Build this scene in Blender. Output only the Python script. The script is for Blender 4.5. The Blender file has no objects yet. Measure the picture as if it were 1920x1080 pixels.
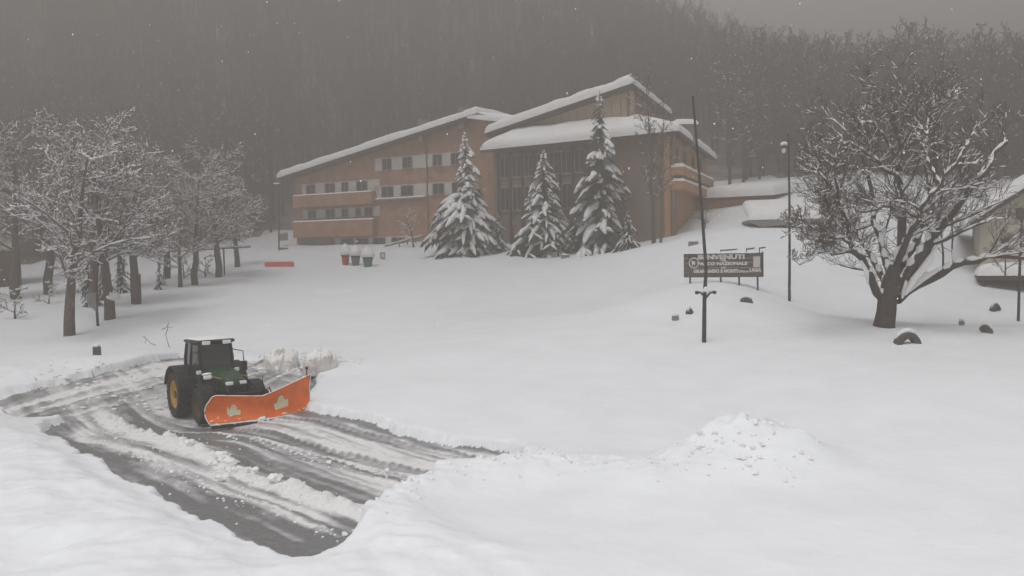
import bpy, math, random
import numpy as np
from mathutils import Vector, Matrix

R = math.radians
sc = bpy.context.scene
COL = sc.collection

# ------------------------------------------------------------------ camera, sky, sun, exposure
CAM_H = 5.7
FPX = 1663.0
pitch, roll = R(2.6), R(1.0)
fwd = np.array([0.0, math.cos(pitch), -math.sin(pitch)])
up0 = np.array([0.0, math.sin(pitch), math.cos(pitch)])
rt0 = np.array([1.0, 0.0, 0.0])
rgt = math.cos(roll) * rt0 - math.sin(roll) * up0
upv = math.cos(roll) * up0 + math.sin(roll) * rt0
EYE = np.array([0.0, 0.0, CAM_H])
cd = bpy.data.cameras.new('webcam')
cd.sensor_width = 36.0
cd.lens = FPX / 1920 * 36.0
cd.clip_start = 0.2
cd.clip_end = 2000
cam = bpy.data.objects.new('webcam', cd)
COL.objects.link(cam)
m = Matrix.Identity(4)
for i in range(3):
    m[i][0] = rgt[i]; m[i][1] = upv[i]; m[i][2] = -fwd[i]; m[i][3] = EYE[i]
cam.matrix_world = m
sc.camera = cam

SUN_EL, SUN_AZ = 66.0, 215.0        # azimuth from north (+Y) clockwise: behind the camera, a little to its left
W = bpy.data.worlds.new('World'); sc.world = W; W.use_nodes = True
nt = W.node_tree; nt.nodes.clear()
sky = nt.nodes.new('ShaderNodeTexSky'); sky.sky_type = 'NISHITA'; sky.sun_disc = False
sky.sun_elevation = R(SUN_EL); sky.sun_rotation = R(SUN_AZ)
sky.air_density = 1.0; sky.dust_density = 3.0; sky.altitude = 1400
hs = nt.nodes.new('ShaderNodeHueSaturation'); hs.inputs['Saturation'].default_value = 0.12
bg = nt.nodes.new('ShaderNodeBackground'); bg.inputs['Strength'].default_value = 0.15
wo = nt.nodes.new('ShaderNodeOutputWorld')
nt.links.new(sky.outputs[0], hs.inputs['Color']); mx = nt.nodes.new('ShaderNodeMix'); mx.data_type = 'RGBA'; mx.blend_type = 'MULTIPLY'; mx.inputs['Factor'].default_value = 1.0; mx.inputs[7].default_value = (1.0, 0.985, 0.955, 1)
nt.links.new(hs.outputs[0], mx.inputs[6]); nt.links.new(mx.outputs[2], bg.inputs[0]); nt.links.new(bg.outputs[0], wo.inputs[0])
sl = bpy.data.lights.new('sun', 'SUN'); sl.energy = 1.5; sl.angle = R(35); sl.color = (1.0, 0.985, 0.97)
so = bpy.data.objects.new('sun', sl); COL.objects.link(so)
_d = Vector((math.sin(R(SUN_AZ)) * math.cos(R(SUN_EL)), math.cos(R(SUN_AZ)) * math.cos(R(SUN_EL)), math.sin(R(SUN_EL))))
so.rotation_euler = _d.to_track_quat('Z', 'Y').to_euler()
so.location = (0, -40, 60)
sc.view_settings.view_transform = 'Standard'; sc.view_settings.look = 'None'
sc.view_settings.exposure = 1.22; sc.view_settings.gamma = 1.0; sc.view_settings.use_curve_mapping = False
sc.cycles.use_denoising = True
sc.cycles.max_bounces = 5; sc.cycles.diffuse_bounces = 3; sc.cycles.glossy_bounces = 2
sc.cycles.volume_bounces = 0; sc.cycles.transparent_max_bounces = 6
HAZE_DENSITY, HAZE_COLOR, HAZE_G = 0.0105, (0.82, 0.762, 0.715), 0.15

# ------------------------------------------------------------------ helpers
def ray(px, py):
    return fwd + rgt * ((px - 960) / FPX) + upv * ((540 - py) / FPX)
def P(px, py, d):
    v = ray(px, py); return EYE + v * (d / v[1])
def nrm(v):
    v = np.asarray(v, float); return v / (np.linalg.norm(v) + 1e-12)

def hash2(ix, iy, seed):
    h = (ix.astype(np.int64) * 374761393 + iy.astype(np.int64) * 668265263 + seed * 982451653) & 0xFFFFFFFF
    h = ((h ^ (h >> 13)) * 1274126177) & 0xFFFFFFFF
    return ((h ^ (h >> 16)) & 0xFFFFFF) / float(0xFFFFFF)
def vnoise(x, y, seed=0):
    x = np.asarray(x, float); y = np.asarray(y, float)
    ix = np.floor(x); iy = np.floor(y); fx = x - ix; fy = y - iy
    fx = fx * fx * fx * (fx * (fx * 6 - 15) + 10); fy = fy * fy * fy * (fy * (fy * 6 - 15) + 10)
    a = hash2(ix, iy, seed); b = hash2(ix + 1, iy, seed); c = hash2(ix, iy + 1, seed); d = hash2(ix + 1, iy + 1, seed)
    return (a + (b - a) * fx) * (1 - fy) + (c + (d - c) * fx) * fy - 0.5
def fbm(x, y, seed=0, oct=4, gain=0.5):
    s = 0; a = 1.0
    for k in range(oct):
        s = s + a * vnoise(x * 2 ** k + 17.3 * k, y * 2 ** k - 9.1 * k, seed + k); a *= gain
    return s
def smooth(e0, e1, x):
    t = np.clip((x - e0) / (e1 - e0), 0, 1); return t * t * (3 - 2 * t)

def link(o, parent=None):
    COL.objects.link(o)
    if parent is not None: o.parent = parent
    return o
def mesh_obj(name, V, F, mat, parent=None, smooth_=False, mats=None, midx=None):
    """V (n,3); F list of index arrays (each (k,3) or (k,4)) or list of tuples"""
    me = bpy.data.meshes.new(name)
    V = np.asarray(V, np.float32)
    if len(F) and isinstance(F[0], np.ndarray) and F[0].ndim == 2:
        tot = np.concatenate([np.full(len(f), f.shape[1], np.int32) for f in F])
        loops = np.concatenate([f.ravel() for f in F]).astype(np.int32)
    else:
        tot = np.array([len(f) for f in F], np.int32)
        loops = np.array([i for f in F for i in f], np.int32)
    me.vertices.add(len(V)); me.vertices.foreach_set('co', V.ravel())
    me.loops.add(len(loops)); me.loops.foreach_set('vertex_index', loops)
    me.polygons.add(len(tot))
    st = np.zeros(len(tot), np.int32); st[1:] = np.cumsum(tot)[:-1]
    me.polygons.foreach_set('loop_start', st)
    try: me.polygons.foreach_set('loop_total', tot)
    except Exception: pass
    me.polygons.foreach_set('use_smooth', np.full(len(tot), bool(smooth_)))
    if mats:
        for q in mats: me.materials.append(q)
        me.polygons.foreach_set('material_index', np.asarray(midx, np.int32))
    elif mat is not None: me.materials.append(mat)
    me.update(calc_edges=True)
    return link(bpy.data.objects.new(name, me), parent)
def empty(name, loc, rz=0.0):
    o = bpy.data.objects.new(name, None); o.empty_display_size = 0.3
    o.location = tuple(float(v) for v in loc); o.rotation_euler = (0, 0, rz); return link(o)
def tag(o, label=None, cat=None, group=None, kind=None):
    if label: o['label'] = label
    if cat: o['category'] = cat
    if group: o['group'] = group
    if kind: o['kind'] = kind
    return o

class MB:
    """collects shapes into one mesh"""
    def __init__(s): s.V = []; s.F = []
    def add(s, V, F):
        b = len(s.V); s.V += [tuple(map(float, v)) for v in V]; s.F += [tuple(int(i) + b for i in f) for f in F]; return s
    def hexa(s, c):   # 8 corners: 4 bottom ccw, 4 top ccw
        return s.add(c, [(3, 2, 1, 0), (4, 5, 6, 7), (0, 1, 5, 4), (1, 2, 6, 5), (2, 3, 7, 6), (3, 0, 4, 7)])
    def box(s, x0, x1, y0, y1, z0, z1):
        return s.hexa([(x0, y0, z0), (x1, y0, z0), (x1, y1, z0), (x0, y1, z0), (x0, y0, z1), (x1, y0, z1), (x1, y1, z1), (x0, y1, z1)])
    def bbox(s, x0, x1, y0, y1, z0, z1, b):   # box with chamfered edges
        V = []
        for z, e in ((z0, b), (z0 + b, 0), (z1 - b, 0), (z1, b)):
            xa, xb, ya, yb = x0 + e, x1 - e, y0 + e, y1 - e
            V += [(xa + b, ya, z), (xb - b, ya, z), (xb, ya + b, z), (xb, yb - b, z), (xb - b, yb, z), (xa + b, yb, z), (xa, yb - b, z), (xa, ya + b, z)]
        F = [tuple(range(7, -1, -1)), tuple(range(24, 32))]
        for k in range(3):
            for i in range(8): F.append((k * 8 + i, k * 8 + (i + 1) % 8, k * 8 + 8 + (i + 1) % 8, k * 8 + 8 + i))
        return s.add(V, F)
    def tube(s, pts, rad, n=8, cap=True):
        V, F = tube_arrays(pts, rad, n, cap); return s.add(V, F)
    def prism(s, poly, axis_fn, d0, d1):  # poly list of (a,b); axis_fn(a,b,d)->xyz
        n = len(poly)
        V = [axis_fn(a, b, d0) for a, b in poly] + [axis_fn(a, b, d1) for a, b in poly]
        F = [tuple(range(n)), tuple(range(2 * n - 1, n - 1, -1))] + [((i + 1) % n, i, n + i, n + (i + 1) % n) for i in range(n)]
        return s.add(V, F)
    def lathe(s, prof, axis='y', c=(0, 0, 0), n=24):  # prof (r, h) closed ring profile
        V = []; k = len(prof)
        for i in range(n):
            a = 2 * math.pi * i / n
            for r, h in prof:
                if axis == 'y': V.append((c[0] + r * math.cos(a), c[1] + h, c[2] + r * math.sin(a)))
                elif axis == 'z': V.append((c[0] + r * math.cos(a), c[1] + r * math.sin(a), c[2] + h))
                else: V.append((c[0] + h, c[1] + r * math.cos(a), c[2] + r * math.sin(a)))
        F = []
        for i in range(n):
            for j in range(k - 1):
                F.append((i * k + j, i * k + j + 1, ((i + 1) % n) * k + j + 1, ((i + 1) % n) * k + j))
        return s.add(V, F)
    def blob(s, c, rx, ry, rz, seed=0, amp=0.25, nu=8, nv=5):
        rg = random.Random(seed); V = []; F = []
        for j in range(nv + 1):
            th = math.pi * j / nv
            for i in range(nu):
                ph = 2 * math.pi * (i + 0.5 * (j % 2)) / nu
                k = 1 + (rg.random() - 0.5) * 2 * amp
                if j in (0, nv): k = 1
                V.append((c[0] + rx * k * math.sin(th) * math.cos(ph), c[1] + ry * k * math.sin(th) * math.sin(ph), c[2] + rz * k * math.cos(th)))
        for j in range(nv):
            for i in range(nu):
                F.append((j * nu + i, (j + 1) * nu + i, (j + 1) * nu + (i + 1) % nu, j * nu + (i + 1) % nu))
        return s.add(V, F)
    def build(s, name, mat, parent=None, sm=False):
        return mesh_obj(name, s.V, s.F, mat, parent, sm)

def tube_arrays(pts, rad, n=8, cap=True):
    pts = np.asarray(pts, float); K = len(pts); rad = np.broadcast_to(np.asarray(rad, float), (K,))
    t = np.gradient(pts, axis=0); t /= np.linalg.norm(t, axis=1, keepdims=True) + 1e-9
    ref = np.array([0, 0, 1.0]) if abs(t[0][2]) < 0.9 else np.array([1.0, 0, 0])
    V = []
    for k in range(K):
        a = np.cross(t[k], ref); a /= np.linalg.norm(a) + 1e-9; b = np.cross(t[k], a)
        for i in range(n):
            w = 2 * math.pi * i / n; V.append(pts[k] + rad[k] * (a * math.cos(w) + b * math.sin(w)))
    F = [(k * n + i, k * n + (i + 1) % n, (k + 1) * n + (i + 1) % n, (k + 1) * n + i) for k in range(K - 1) for i in range(n)]
    if cap: F += [tuple(range(n - 1, -1, -1)), tuple(range((K - 1) * n, K * n))]
    return V, F

def tubes_np(branches, n):
    """branches: list of (pts(K,3), rad(K)) -> V, [quads]; fast path, grouped by K"""
    out_v, out_f, base = [], [], 0
    byk = {}
    for p, r in branches: byk.setdefault(len(p), []).append((p, r))
    for K, lst in byk.items():
        Pn = np.array([p for p, r in lst], float); Rn = np.array([r for p, r in lst], float)
        N = len(lst)
        T = np.gradient(Pn, axis=1); T /= np.linalg.norm(T, axis=2, keepdims=True) + 1e-9
        ref = np.where(np.abs(T[:, :1, 2:3]) < 0.9, np.array([0, 0, 1.0]), np.array([1.0, 0, 0]))
        A = np.cross(T, np.broadcast_to(ref, T.shape)); A /= np.linalg.norm(A, axis=2, keepdims=True) + 1e-9
        B = np.cross(T, A)
        w = 2 * np.pi * np.arange(n) / n
        V = Pn[:, :, None, :] + Rn[:, :, None, None] * (A[:, :, None, :] * np.cos(w)[None, None, :, None] + B[:, :, None, :] * np.sin(w)[None, None, :, None])
        idx = np.arange(N * K * n).reshape(N, K, n)
        q = np.stack([idx[:, :-1, :], np.roll(idx, -1, 2)[:, :-1, :], np.roll(idx, -1, 2)[:, 1:, :], idx[:, 1:, :]], -1).reshape(-1, 4)
        out_v.append(V.reshape(-1, 3)); out_f.append(q + base); base += N * K * n
    return np.concatenate(out_v), out_f

# ------------------------------------------------------------------ materials
MATS = {}
def mat(name, col, rough=0.7, var=0.15, scale=4.0, bump=0.0, bscale=20.0, metal=0.0, col2=None, spec=0.3, coords='Object', stretch=None):
    mt = bpy.data.materials.new(name); mt.use_nodes = True
    n = mt.node_tree.nodes; l = mt.node_tree.links; b = n['Principled BSDF']
    b.inputs['Roughness'].default_value = rough; b.inputs['Metallic'].default_value = metal
    b.inputs['Specular IOR Level'].default_value = spec
    tc = n.new('ShaderNodeTexCoord'); src = tc.outputs[coords]
    if stretch:
        mp = n.new('ShaderNodeMapping'); mp.inputs['Scale'].default_value = stretch; l.new(src, mp.inputs[0]); src = mp.outputs[0]
    nz = n.new('ShaderNodeTexNoise'); nz.inputs['Scale'].default_value = scale; nz.inputs['Detail'].default_value = 5
    l.new(src, nz.inputs['Vector'])
    cr = n.new('ShaderNodeValToRGB')
    c2 = col2 or tuple(max(0, c * (1 - var)) for c in col)
    c1 = col if col2 else tuple(min(1, c * (1 + var)) for c in col)
    cr.color_ramp.elements[0].position = 0.32; cr.color_ramp.elements[1].position = 0.68
    cr.color_ramp.elements[0].color = (*c2, 1); cr.color_ramp.elements[1].color = (*c1, 1)
    l.new(nz.outputs['Fac'], cr.inputs[0]); l.new(cr.outputs[0], b.inputs['Base Color'])
    if bump:
        n2 = n.new('ShaderNodeTexNoise'); n2.inputs['Scale'].default_value = bscale; n2.inputs['Detail'].default_value = 6
        l.new(src, n2.inputs['Vector'])
        bp = n.new('ShaderNodeBump'); bp.inputs['Strength'].default_value = 1.0; bp.inputs['Distance'].default_value = bump
        l.new(n2.outputs['Fac'], bp.inputs['Height']); l.new(bp.outputs[0], b.inputs['Normal'])
    MATS[name] = mt
    return mt
M = MATS
mat('snow', (0.83, 0.858, 0.90), 0.8, 0.03, 0.6, 0.03, 2.5, spec=0.2)
mat('snow_load', (0.84, 0.845, 0.855), 0.85, 0.04, 2.0, 0.02, 5.0, spec=0.15)
mat('dirty_snow', (0.76, 0.75, 0.74), 0.85, 0.05, 2.6, 0.08, 5.0, col2=(0.52, 0.49, 0.47), spec=0.15)
mat('bark_dark', (0.075, 0.06, 0.052), 0.9, 0.3, 6, 0.03, 12)
mat('bark_grey', (0.12, 0.10, 0.09), 0.9, 0.35, 5, 0.03, 12)
mat('twig', (0.13, 0.105, 0.095), 0.9, 0.2, 3)
mat('forest_twig', (0.062, 0.05, 0.045), 0.95, 0.2, 0.4)
mat('needles', (0.045, 0.058, 0.048), 0.9, 0.3, 3)
mat('brick', (0.40, 0.225, 0.14), 0.85, 0.2, 1.2, 0.02, 14)
mat('brick_orange', (0.46, 0.25, 0.13), 0.85, 0.14, 1.2, 0.02, 14)
mat('plaster', (0.55, 0.50, 0.42), 0.85, 0.10, 0.8, 0.01, 9)
mat('ochre_board', (0.60, 0.49, 0.35), 0.8, 0.15, 2.0, 0.01, 9, stretch=(6, 6, 0.6))
mat('brown_wall', (0.25, 0.18, 0.14), 0.85, 0.15, 1.0, 0.01, 9)
mat('dark_wood', (0.09, 0.065, 0.05), 0.75, 0.25, 3, 0.01, 12, stretch=(8, 8, 1))
mat('white_panel', (0.62, 0.60, 0.57), 0.6, 0.05, 1.5)
mat('window_frame', (0.35, 0.32, 0.29), 0.5, 0.05, 3)
mat('glass', (0.035, 0.04, 0.045), 0.08, 0.1, 0.6, spec=0.5)
mat('concrete', (0.26, 0.25, 0.24), 0.9, 0.2, 1.5, 0.01, 14)
mat('pole_metal', (0.055, 0.055, 0.058), 0.5, 0.25, 6, metal=0.3)
mat('rusty', (0.22, 0.10, 0.06), 0.85, 0.4, 8, 0.005, 30)
mat('tyre', (0.06, 0.058, 0.056), 0.85, 0.3, 7, 0.004, 40, col2=(0.014, 0.014, 0.015))
mat('black_paint', (0.018, 0.018, 0.02), 0.4, 0.2, 5)
mat('tractor_green', (0.014, 0.05, 0.022), 0.35, 0.2, 4, spec=0.5)
mat('rim_yellow', (0.48, 0.28, 0.05), 0.45, 0.2, 6)
mat('rim_dirty', (0.10, 0.07, 0.035), 0.8, 0.4, 6)
mat('plough_orange', (0.80, 0.17, 0.028), 0.45, 0.13, 2.2, 0.004, 8, spec=0.4)
mat('emblem_cream', (0.72, 0.66, 0.47), 0.6, 0.05, 8)
mat('steel_worn', (0.07, 0.06, 0.055), 0.55, 0.4, 8, metal=0.6)
mat('lamp_lens', (0.85, 0.87, 0.9), 0.15, 0.03, 8, spec=0.6)
mat('sign_brown', (0.11, 0.095, 0.088), 0.7, 0.25, 3, 0.004, 14, stretch=(1, 1, 6))
mat('sign_text', (0.72, 0.71, 0.68), 0.7, 0.05, 5)
mat('bin_red', (0.45, 0.05, 0.04), 0.5, 0.15, 3)
mat('bin_green', (0.06, 0.17, 0.11), 0.5, 0.15, 3)
mat('bin_grey', (0.13, 0.15, 0.16), 0.5, 0.15, 3)
mat('barrier_red', (0.75, 0.16, 0.14), 0.6, 0.15, 2)
mat('flake', (0.9, 0.9, 0.92), 0.9, 0.01, 1)
mat('reed', (0.25, 0.19, 0.12), 0.9, 0.3, 5)

# ------------------------------------------------------------------ terrain function
CP = [(130,625,50),(205,600,54),(255,570,62),(340,540,72),(415,522,80),(500,500,88),(560,462,110),(680,497,88),(770,462,98),
      (875,472,88),(1020,473,86),(1130,471,82),(1225,457,77),(1240,398,98),(1330,392,95),(1440,369,94),(1510,346,98),(1475,430,66.5),(1405,432,66.5),
      (1350,530,51),(1480,563,50),(1320,641,38),(1660,614,40),(1700,640,37),(1850,622,40),(1905,602,46),(1850,540,57),(2050,540,57),
      (1800,705,31),(960,640,40),(760,560,58),(600,690,38),(330,672,40),(250,686,37.5),(0,746,33),(-300,800,31),(1600,520,55),(1550,400,76),
      (960,520,68),(1180,560,54),(0,620,52),(-200,600,60),(60,560,68),
      # hill behind
      (300,440,122),(300,335,136),(300,90,158),(300,-20,172),(-250,400,124),(-250,250,142),(-250,-20,178),(750,405,130),(750,300,142),(900,100,160),(900,-20,178),
      (1400,338,112),(1400,290,130),(1250,200,152),(1450,258,150),(1640,305,148),(1720,300,140),(1900,318,122),(1900,345,98),(2200,330,120),(1650,330,105),
      (1060,160,155)]
PTS = [tuple(P(*c)) for c in CP]
PTS += [(-40, 8, 0.1), (-25, 22, 0), (-16.3, 30, 0), (0, 4, 0), (-4, 16.4, 0), (0, 24, .08), (-8, 29.2, .30), (-4, 26, .18), (40, 5, 0), (12, 14, 0), (8, 22.5, 0), (25, 20, 0.3), (-12, 24, 0), (-12.5, 33.6, -0.03),
        (0, -30, 0), (-60, 0, 0), (70, 0, 0), (35, 28, 1.2), (60, 40, 3)]
PTS += [(30, 300, 24), (90, 300, 18), (160, 260, 18), (0, 280, 48), (-80, 330, 57), (-250, 300, 57), (-120, 240, 58), (-40, 230, 55), (-120, 60, 6), (-160, 120, 25), (140, 90, 14), (180, 160, 22)]
PTS = np.array(PTS)
_c2 = 7.0 ** 2
def _ker(dx, dy): return -np.sqrt(dx * dx + dy * dy + _c2)
_N = len(PTS)
_A = np.zeros((_N + 3, _N + 3))
_A[:_N, :_N] = _ker(PTS[:, None, 0] - PTS[None, :, 0], PTS[:, None, 1] - PTS[None, :, 1]) - np.eye(_N) * 0.02
_A[:_N, _N] = 1; _A[:_N, _N + 1] = PTS[:, 0]; _A[:_N, _N + 2] = PTS[:, 1]
_A[_N:, :_N] = _A[:_N, _N:].T
_wt = np.linalg.solve(_A, np.concatenate([PTS[:, 2], [0, 0, 0]]))
def g0(x, y):
    x = np.asarray(x, float); y = np.asarray(y, float)
    z = _wt[_N] + _wt[_N + 1] * x + _wt[_N + 2] * y
    for i in range(_N): z = z + _wt[i] * _ker(x - PTS[i, 0], y - PTS[i, 1])
    return z
def hit(px, py, off=0.0, dmin=9, dmax=320):
    v = ray(px, py); ys = np.arange(dmin, dmax, 0.25); k = ys / v[1]
    x = EYE[0] + v[0] * k; z = EYE[2] + v[2] * k
    df = z - g0(x, ys) - off
    w = np.where(df < 0)[0]
    if len(w) == 0: return np.array([x[-1], ys[-1], g0(x[-1], ys[-1]) + off])
    i = max(w[0], 1); t = df[i - 1] / (df[i - 1] - df[i] + 1e-9)
    yy = ys[i - 1] + 0.25 * t; k = yy / v[1]
    return EYE + v * k
def depth_ppm(p): return FPX / p[1]     # photo pixels per metre at point p
# ------------------------------------------------------------------ ground, road, forest slope
ROAD_Z = -0.30
near_px = [(545,1052),(440,1000),(340,945),(240,890),(160,850),(100,815),(62,794),(78,784),(104,777),(70,779),(35,782),(0,763),(-200,818)]
far_px = [(-200,790),(0,746),(60,733),(130,716),(200,698),(250,687),(330,673),(430,672),(520,684),(592,697),(600,722),(572,772),(700,797),(840,831),(988,859)]
end_px = [(975,868),(900,880),(822,888),(800,908),(735,932),(716,955),(672,988),(645,1012),(600,1036),(576,1046)]
poly = [hit(*p)[:2] for p in near_px] + [hit(p[0], p[1], ROAD_Z)[:2] for p in far_px] + [hit(*p)[:2] for p in end_px]
poly = np.array(poly)
def sd_poly(x, y):
    d = np.full(x.shape, 1e9); inside = np.zeros(x.shape, bool)
    n = len(poly)
    for i in range(n):
        ax, ay = poly[i]; bx, by = poly[(i + 1) % n]
        ex, ey = bx - ax, by - ay; wx, wy = x - ax, y - ay
        t = np.clip((wx * ex + wy * ey) / (ex * ex + ey * ey + 1e-9), 0, 1)
        d = np.minimum(d, np.hypot(wx - ex * t, wy - ey * t))
        c = ((ay > y) != (by > y)) & (x < (bx - ax) * (y - ay) / (by - ay + 1e-12) + ax)
        inside ^= c
    return np.where(inside, d, -d)
HD = nrm(np.array([0.70, -0.714])); NT = np.array([0.714, 0.70])      # along the ploughed lanes / across, away from the camera
def st(x, y): return x * HD[0] + y * HD[1], x * NT[0] + y * NT[1]
def hit_st(px, py):
    h = hit(px, py, ROAD_Z); return st(h[0], h[1])
WIND = [hit_st(*p) for p in ((192,772),(300,822),(420,880),(520,918),(612,948))]
WIND.sort()
def wind_t(s): return np.interp(s, [w[0] for w in WIND], [w[1] for w in WIND])
TRACK = [hit_st(*p) for p in ((440,806),(600,842),(700,866),(815,892))]; TRACK.sort()
def track_t(s): return np.interp(s, [w[0] for w in TRACK], [w[1] for w in TRACK])

PILE = hit(1392, 872)[:2]
CLODLINE = [hit(*p)[:2] for p in ((700,985),(740,940),(815,900),(905,888),(985,868),(1040,880),(1130,880),(1230,905),(1290,890),(1400,850),(1480,860))]
LUMP1 = hit(522, 672)[:2]; LUMP2 = hit(600, 687)[:2]

NT0 = NT
def axis(lo, hi, step, far_lo, far_hi, grow=1.07, cap=3.0):
    a = list(np.arange(lo, hi, step)); s = step; v = hi
    up = [v]
    while v < far_hi: s = min(s * grow, cap if v < 160 else 8); v += s; up.append(v)
    dn = []; s = step; v = lo
    while v > far_lo: s = min(s * grow, cap if v > -160 else 8); v -= s; dn.append(v)
    return np.array(dn[::-1] + a + up)
gx = axis(-22, 3, 0.07, -330, 300)
gy = axis(15.5, 41, 0.075, -60, 430)
X, Y = np.meshgrid(gx, gy)
Z = g0(X, Y)
nearw = np.exp(-((Y - 22) / 60) ** 2)
Z += fbm(X / 5.0, Y / 5.0, 3, 3) * 0.16 + fbm(X / 1.4, Y / 1.4, 8, 3) * 0.035
# wind-shaped waves in the snow on the field
Z += 0.05 * np.sin((X * 0.35 + Y * 1.0) * 0.55 + 3 * fbm(X / 14, Y / 14, 31, 2)) * smooth(28, 40, Y) * (1 - smooth(90, 120, Y))
near_region = (np.abs(X + 5) < 40) & (Y > 6) & (Y < 60)
sd = np.full(X.shape, -50.0)
xs, ys = X[near_region], Y[near_region]
wob = fbm(xs / 0.7, ys / 0.7, 5, 4) * 0.30 + fbm(xs / 2.6, ys / 2.6, 6, 2) * 0.25
sd[near_region] = sd_poly(xs, ys) + wob
mask = smooth(-0.04, 0.16, sd)
# clods along the road's end and the bank foot, and the pushed-up pile
def seg_dist(x, y, pts):
    d = np.full(x.shape, 1e9)
    for (ax, ay), (bx, by) in zip(pts[:-1], pts[1:]):
        ex, ey = bx - ax, by - ay; t = np.clip(((x - ax) * ex + (y - ay) * ey) / (ex * ex + ey * ey), 0, 1)
        d = np.minimum(d, np.hypot(x - ax - ex * t, y - ay - ey * t))
    return d
cl = np.zeros(X.shape); cl[near_region] = np.exp(-(seg_dist(xs, ys, CLODLINE) / 0.75) ** 2)
rough = np.abs(fbm(X / 0.42, Y / 0.42, 21, 4)) * 0.5 + fbm(X / 1.1, Y / 1.1, 22, 3) * 0.3
cl2 = np.zeros(X.shape); cl2[near_region] = np.exp(-(np.maximum(seg_dist(xs, ys, CLODLINE) - .3, 0) / 1.0) ** 2)
Z += (cl * (0.05 + rough * 0.30) + cl2 * (0.20 + .12 * fbm(X / 1.3, Y / 1.3, 26, 3))) * (1 - mask)
def bump(cx, cy, rx, ry, a): return a * np.exp(-((X - cx) / rx) ** 2 - ((Y - cy) / ry) ** 2)
pl = bump(PILE[0], PILE[1], 1.5, 1.2, 1.0)
Z += (0.42 * pl + bump(PILE[0] - 1.1, PILE[1] - .25, 1.0, .8, .22) + bump(PILE[0] + .9, PILE[1] + .2, .9, .9, .2)) * (1 + rough * 1.4) + bump(PILE[0] + 1.6, PILE[1] + 0.6, 1.6, 1.2, 0.22)
for (cx, cy), r_, a_ in ((LUMP1, 0.8, 0.35), (LUMP2, 0.9, 0.3)):
    Z += bump(cx, cy, r_ * 1.5, r_, a_) * (1 + rough * 0.8)
# gentle drift in the left foreground
bk = smooth(-.1, -1.4, sd) * smooth(-5.5, -2.2, sd) * smooth(2.5, 1.0, (X * NT0[0] + Y * NT0[1]) - 9.6)
Z += near_region * bk * (0.26 + 0.16 * fbm(X / 1.8, Y / 1.8, 23, 3) + 0.10 * fbm(X / 0.6, Y / 0.6, 24, 3)) + near_region * 0.25 * smooth(-2, -7, X + (Y - 16) * .9) * fbm(X / 3.2, Y / 1.6, 25, 4)
# ploughed relief
S, T = st(X, Y)
r2 = fbm(X / 0.35, Y / 0.35, 41, 3); r3 = fbm(S / 1.4, T / 0.22, 43, 3); r4 = fbm(S / 5.0, T / 0.5, 47, 3)
lane = smooth(-35.5, -32, S)
r6 = fbm(S / 9.0, T / 0.13, 44, 3)
rel = r6 * 0.018 + r3 * 0.02 + r2 * 0.03 + r4 * 0.05
bare = np.clip(0.31 + r4 * 0.45 + r3 * 0.3 + lane * r6 * 0.55, 0, 1)  # how far the road is scraped; painted bank shade is added to it below
tw = wind_t(S) + r4 * 0.25
wd = np.exp(-((T - tw) / 0.30) ** 2) * lane * smooth(-15.5, -17.5, S)
rel += wd * np.clip(0.10 + 0.36 * np.abs(fbm(X / 0.5, Y / 0.5, 51, 4)) + 0.12 * fbm(S / 1.3, T / 3, 53, 2), 0, 1)
bare -= wd * 1.2
dk = np.exp(-((T - tw - 0.85) / 0.42) ** 2) * lane
bare += dk * 0.55; rel -= dk * 0.05
# near wet band along the bank, and a secondary strip of crumbs
nb = smooth(1.5, 0.5, sd) * (T < 11) * lane
bare += nb * 0.5
cr = np.exp(-((T - (tw - 1.35) - 0.3 * r4) / 0.22) ** 2) * lane
rel += cr * np.clip(fbm(X / 0.28, Y / 0.28, 55, 3), 0, 1) * 0.25; bare -= cr * 0.4
bare -= 0.22 * smooth(12.7, 13.5, T) * smooth(-30, -27, S)
# tyre tracks with lug marks
for dt, amp, bw in ((0.0, 1.0, 0.30), (1.72, 0.35, 0.28), (-0.75, 0.35, 0.30)):
    tc = track_t(S) + dt
    tk = smooth(bw + 0.08, bw - 0.06, np.abs(T - tc)) * smooth(-31, -28, S)
    lug = np.sin(2 * np.pi * (S + 0.8 * np.abs(T - tc)) / 0.33)
    rel += tk * (-0.05 * amp + 0.028 * lug)
    bare += tk * (0.55 * amp + 0.12 * lug) - (1 - tk) * np.exp(-((np.abs(T - tc) - bw - 0.12) / 0.1) ** 2) * 0.15
# streaks of the side road that runs away to the left
side = 1 - lane
_a, _b = hit(0, 746)[:2], hit(330, 673)[:2]; _u = nrm(_b - _a)
q = X * -_u[1] + Y * _u[0]; q2 = X * _u[0] + Y * _u[1]
r5 = fbm(q / 0.42, q2 / 7.0, 61, 3)
rel += side * np.clip(r5, -1, 1) * 0.09; bare += side * (r5 * 0.75 - 0.05)
# shade of the bank cut, painted dark into the road colour at the far bank's foot
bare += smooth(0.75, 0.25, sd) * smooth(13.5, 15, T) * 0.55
bare = np.clip(bare + 0.05, 0, 1)
Z += mask * (ROAD_Z + rel)

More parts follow.
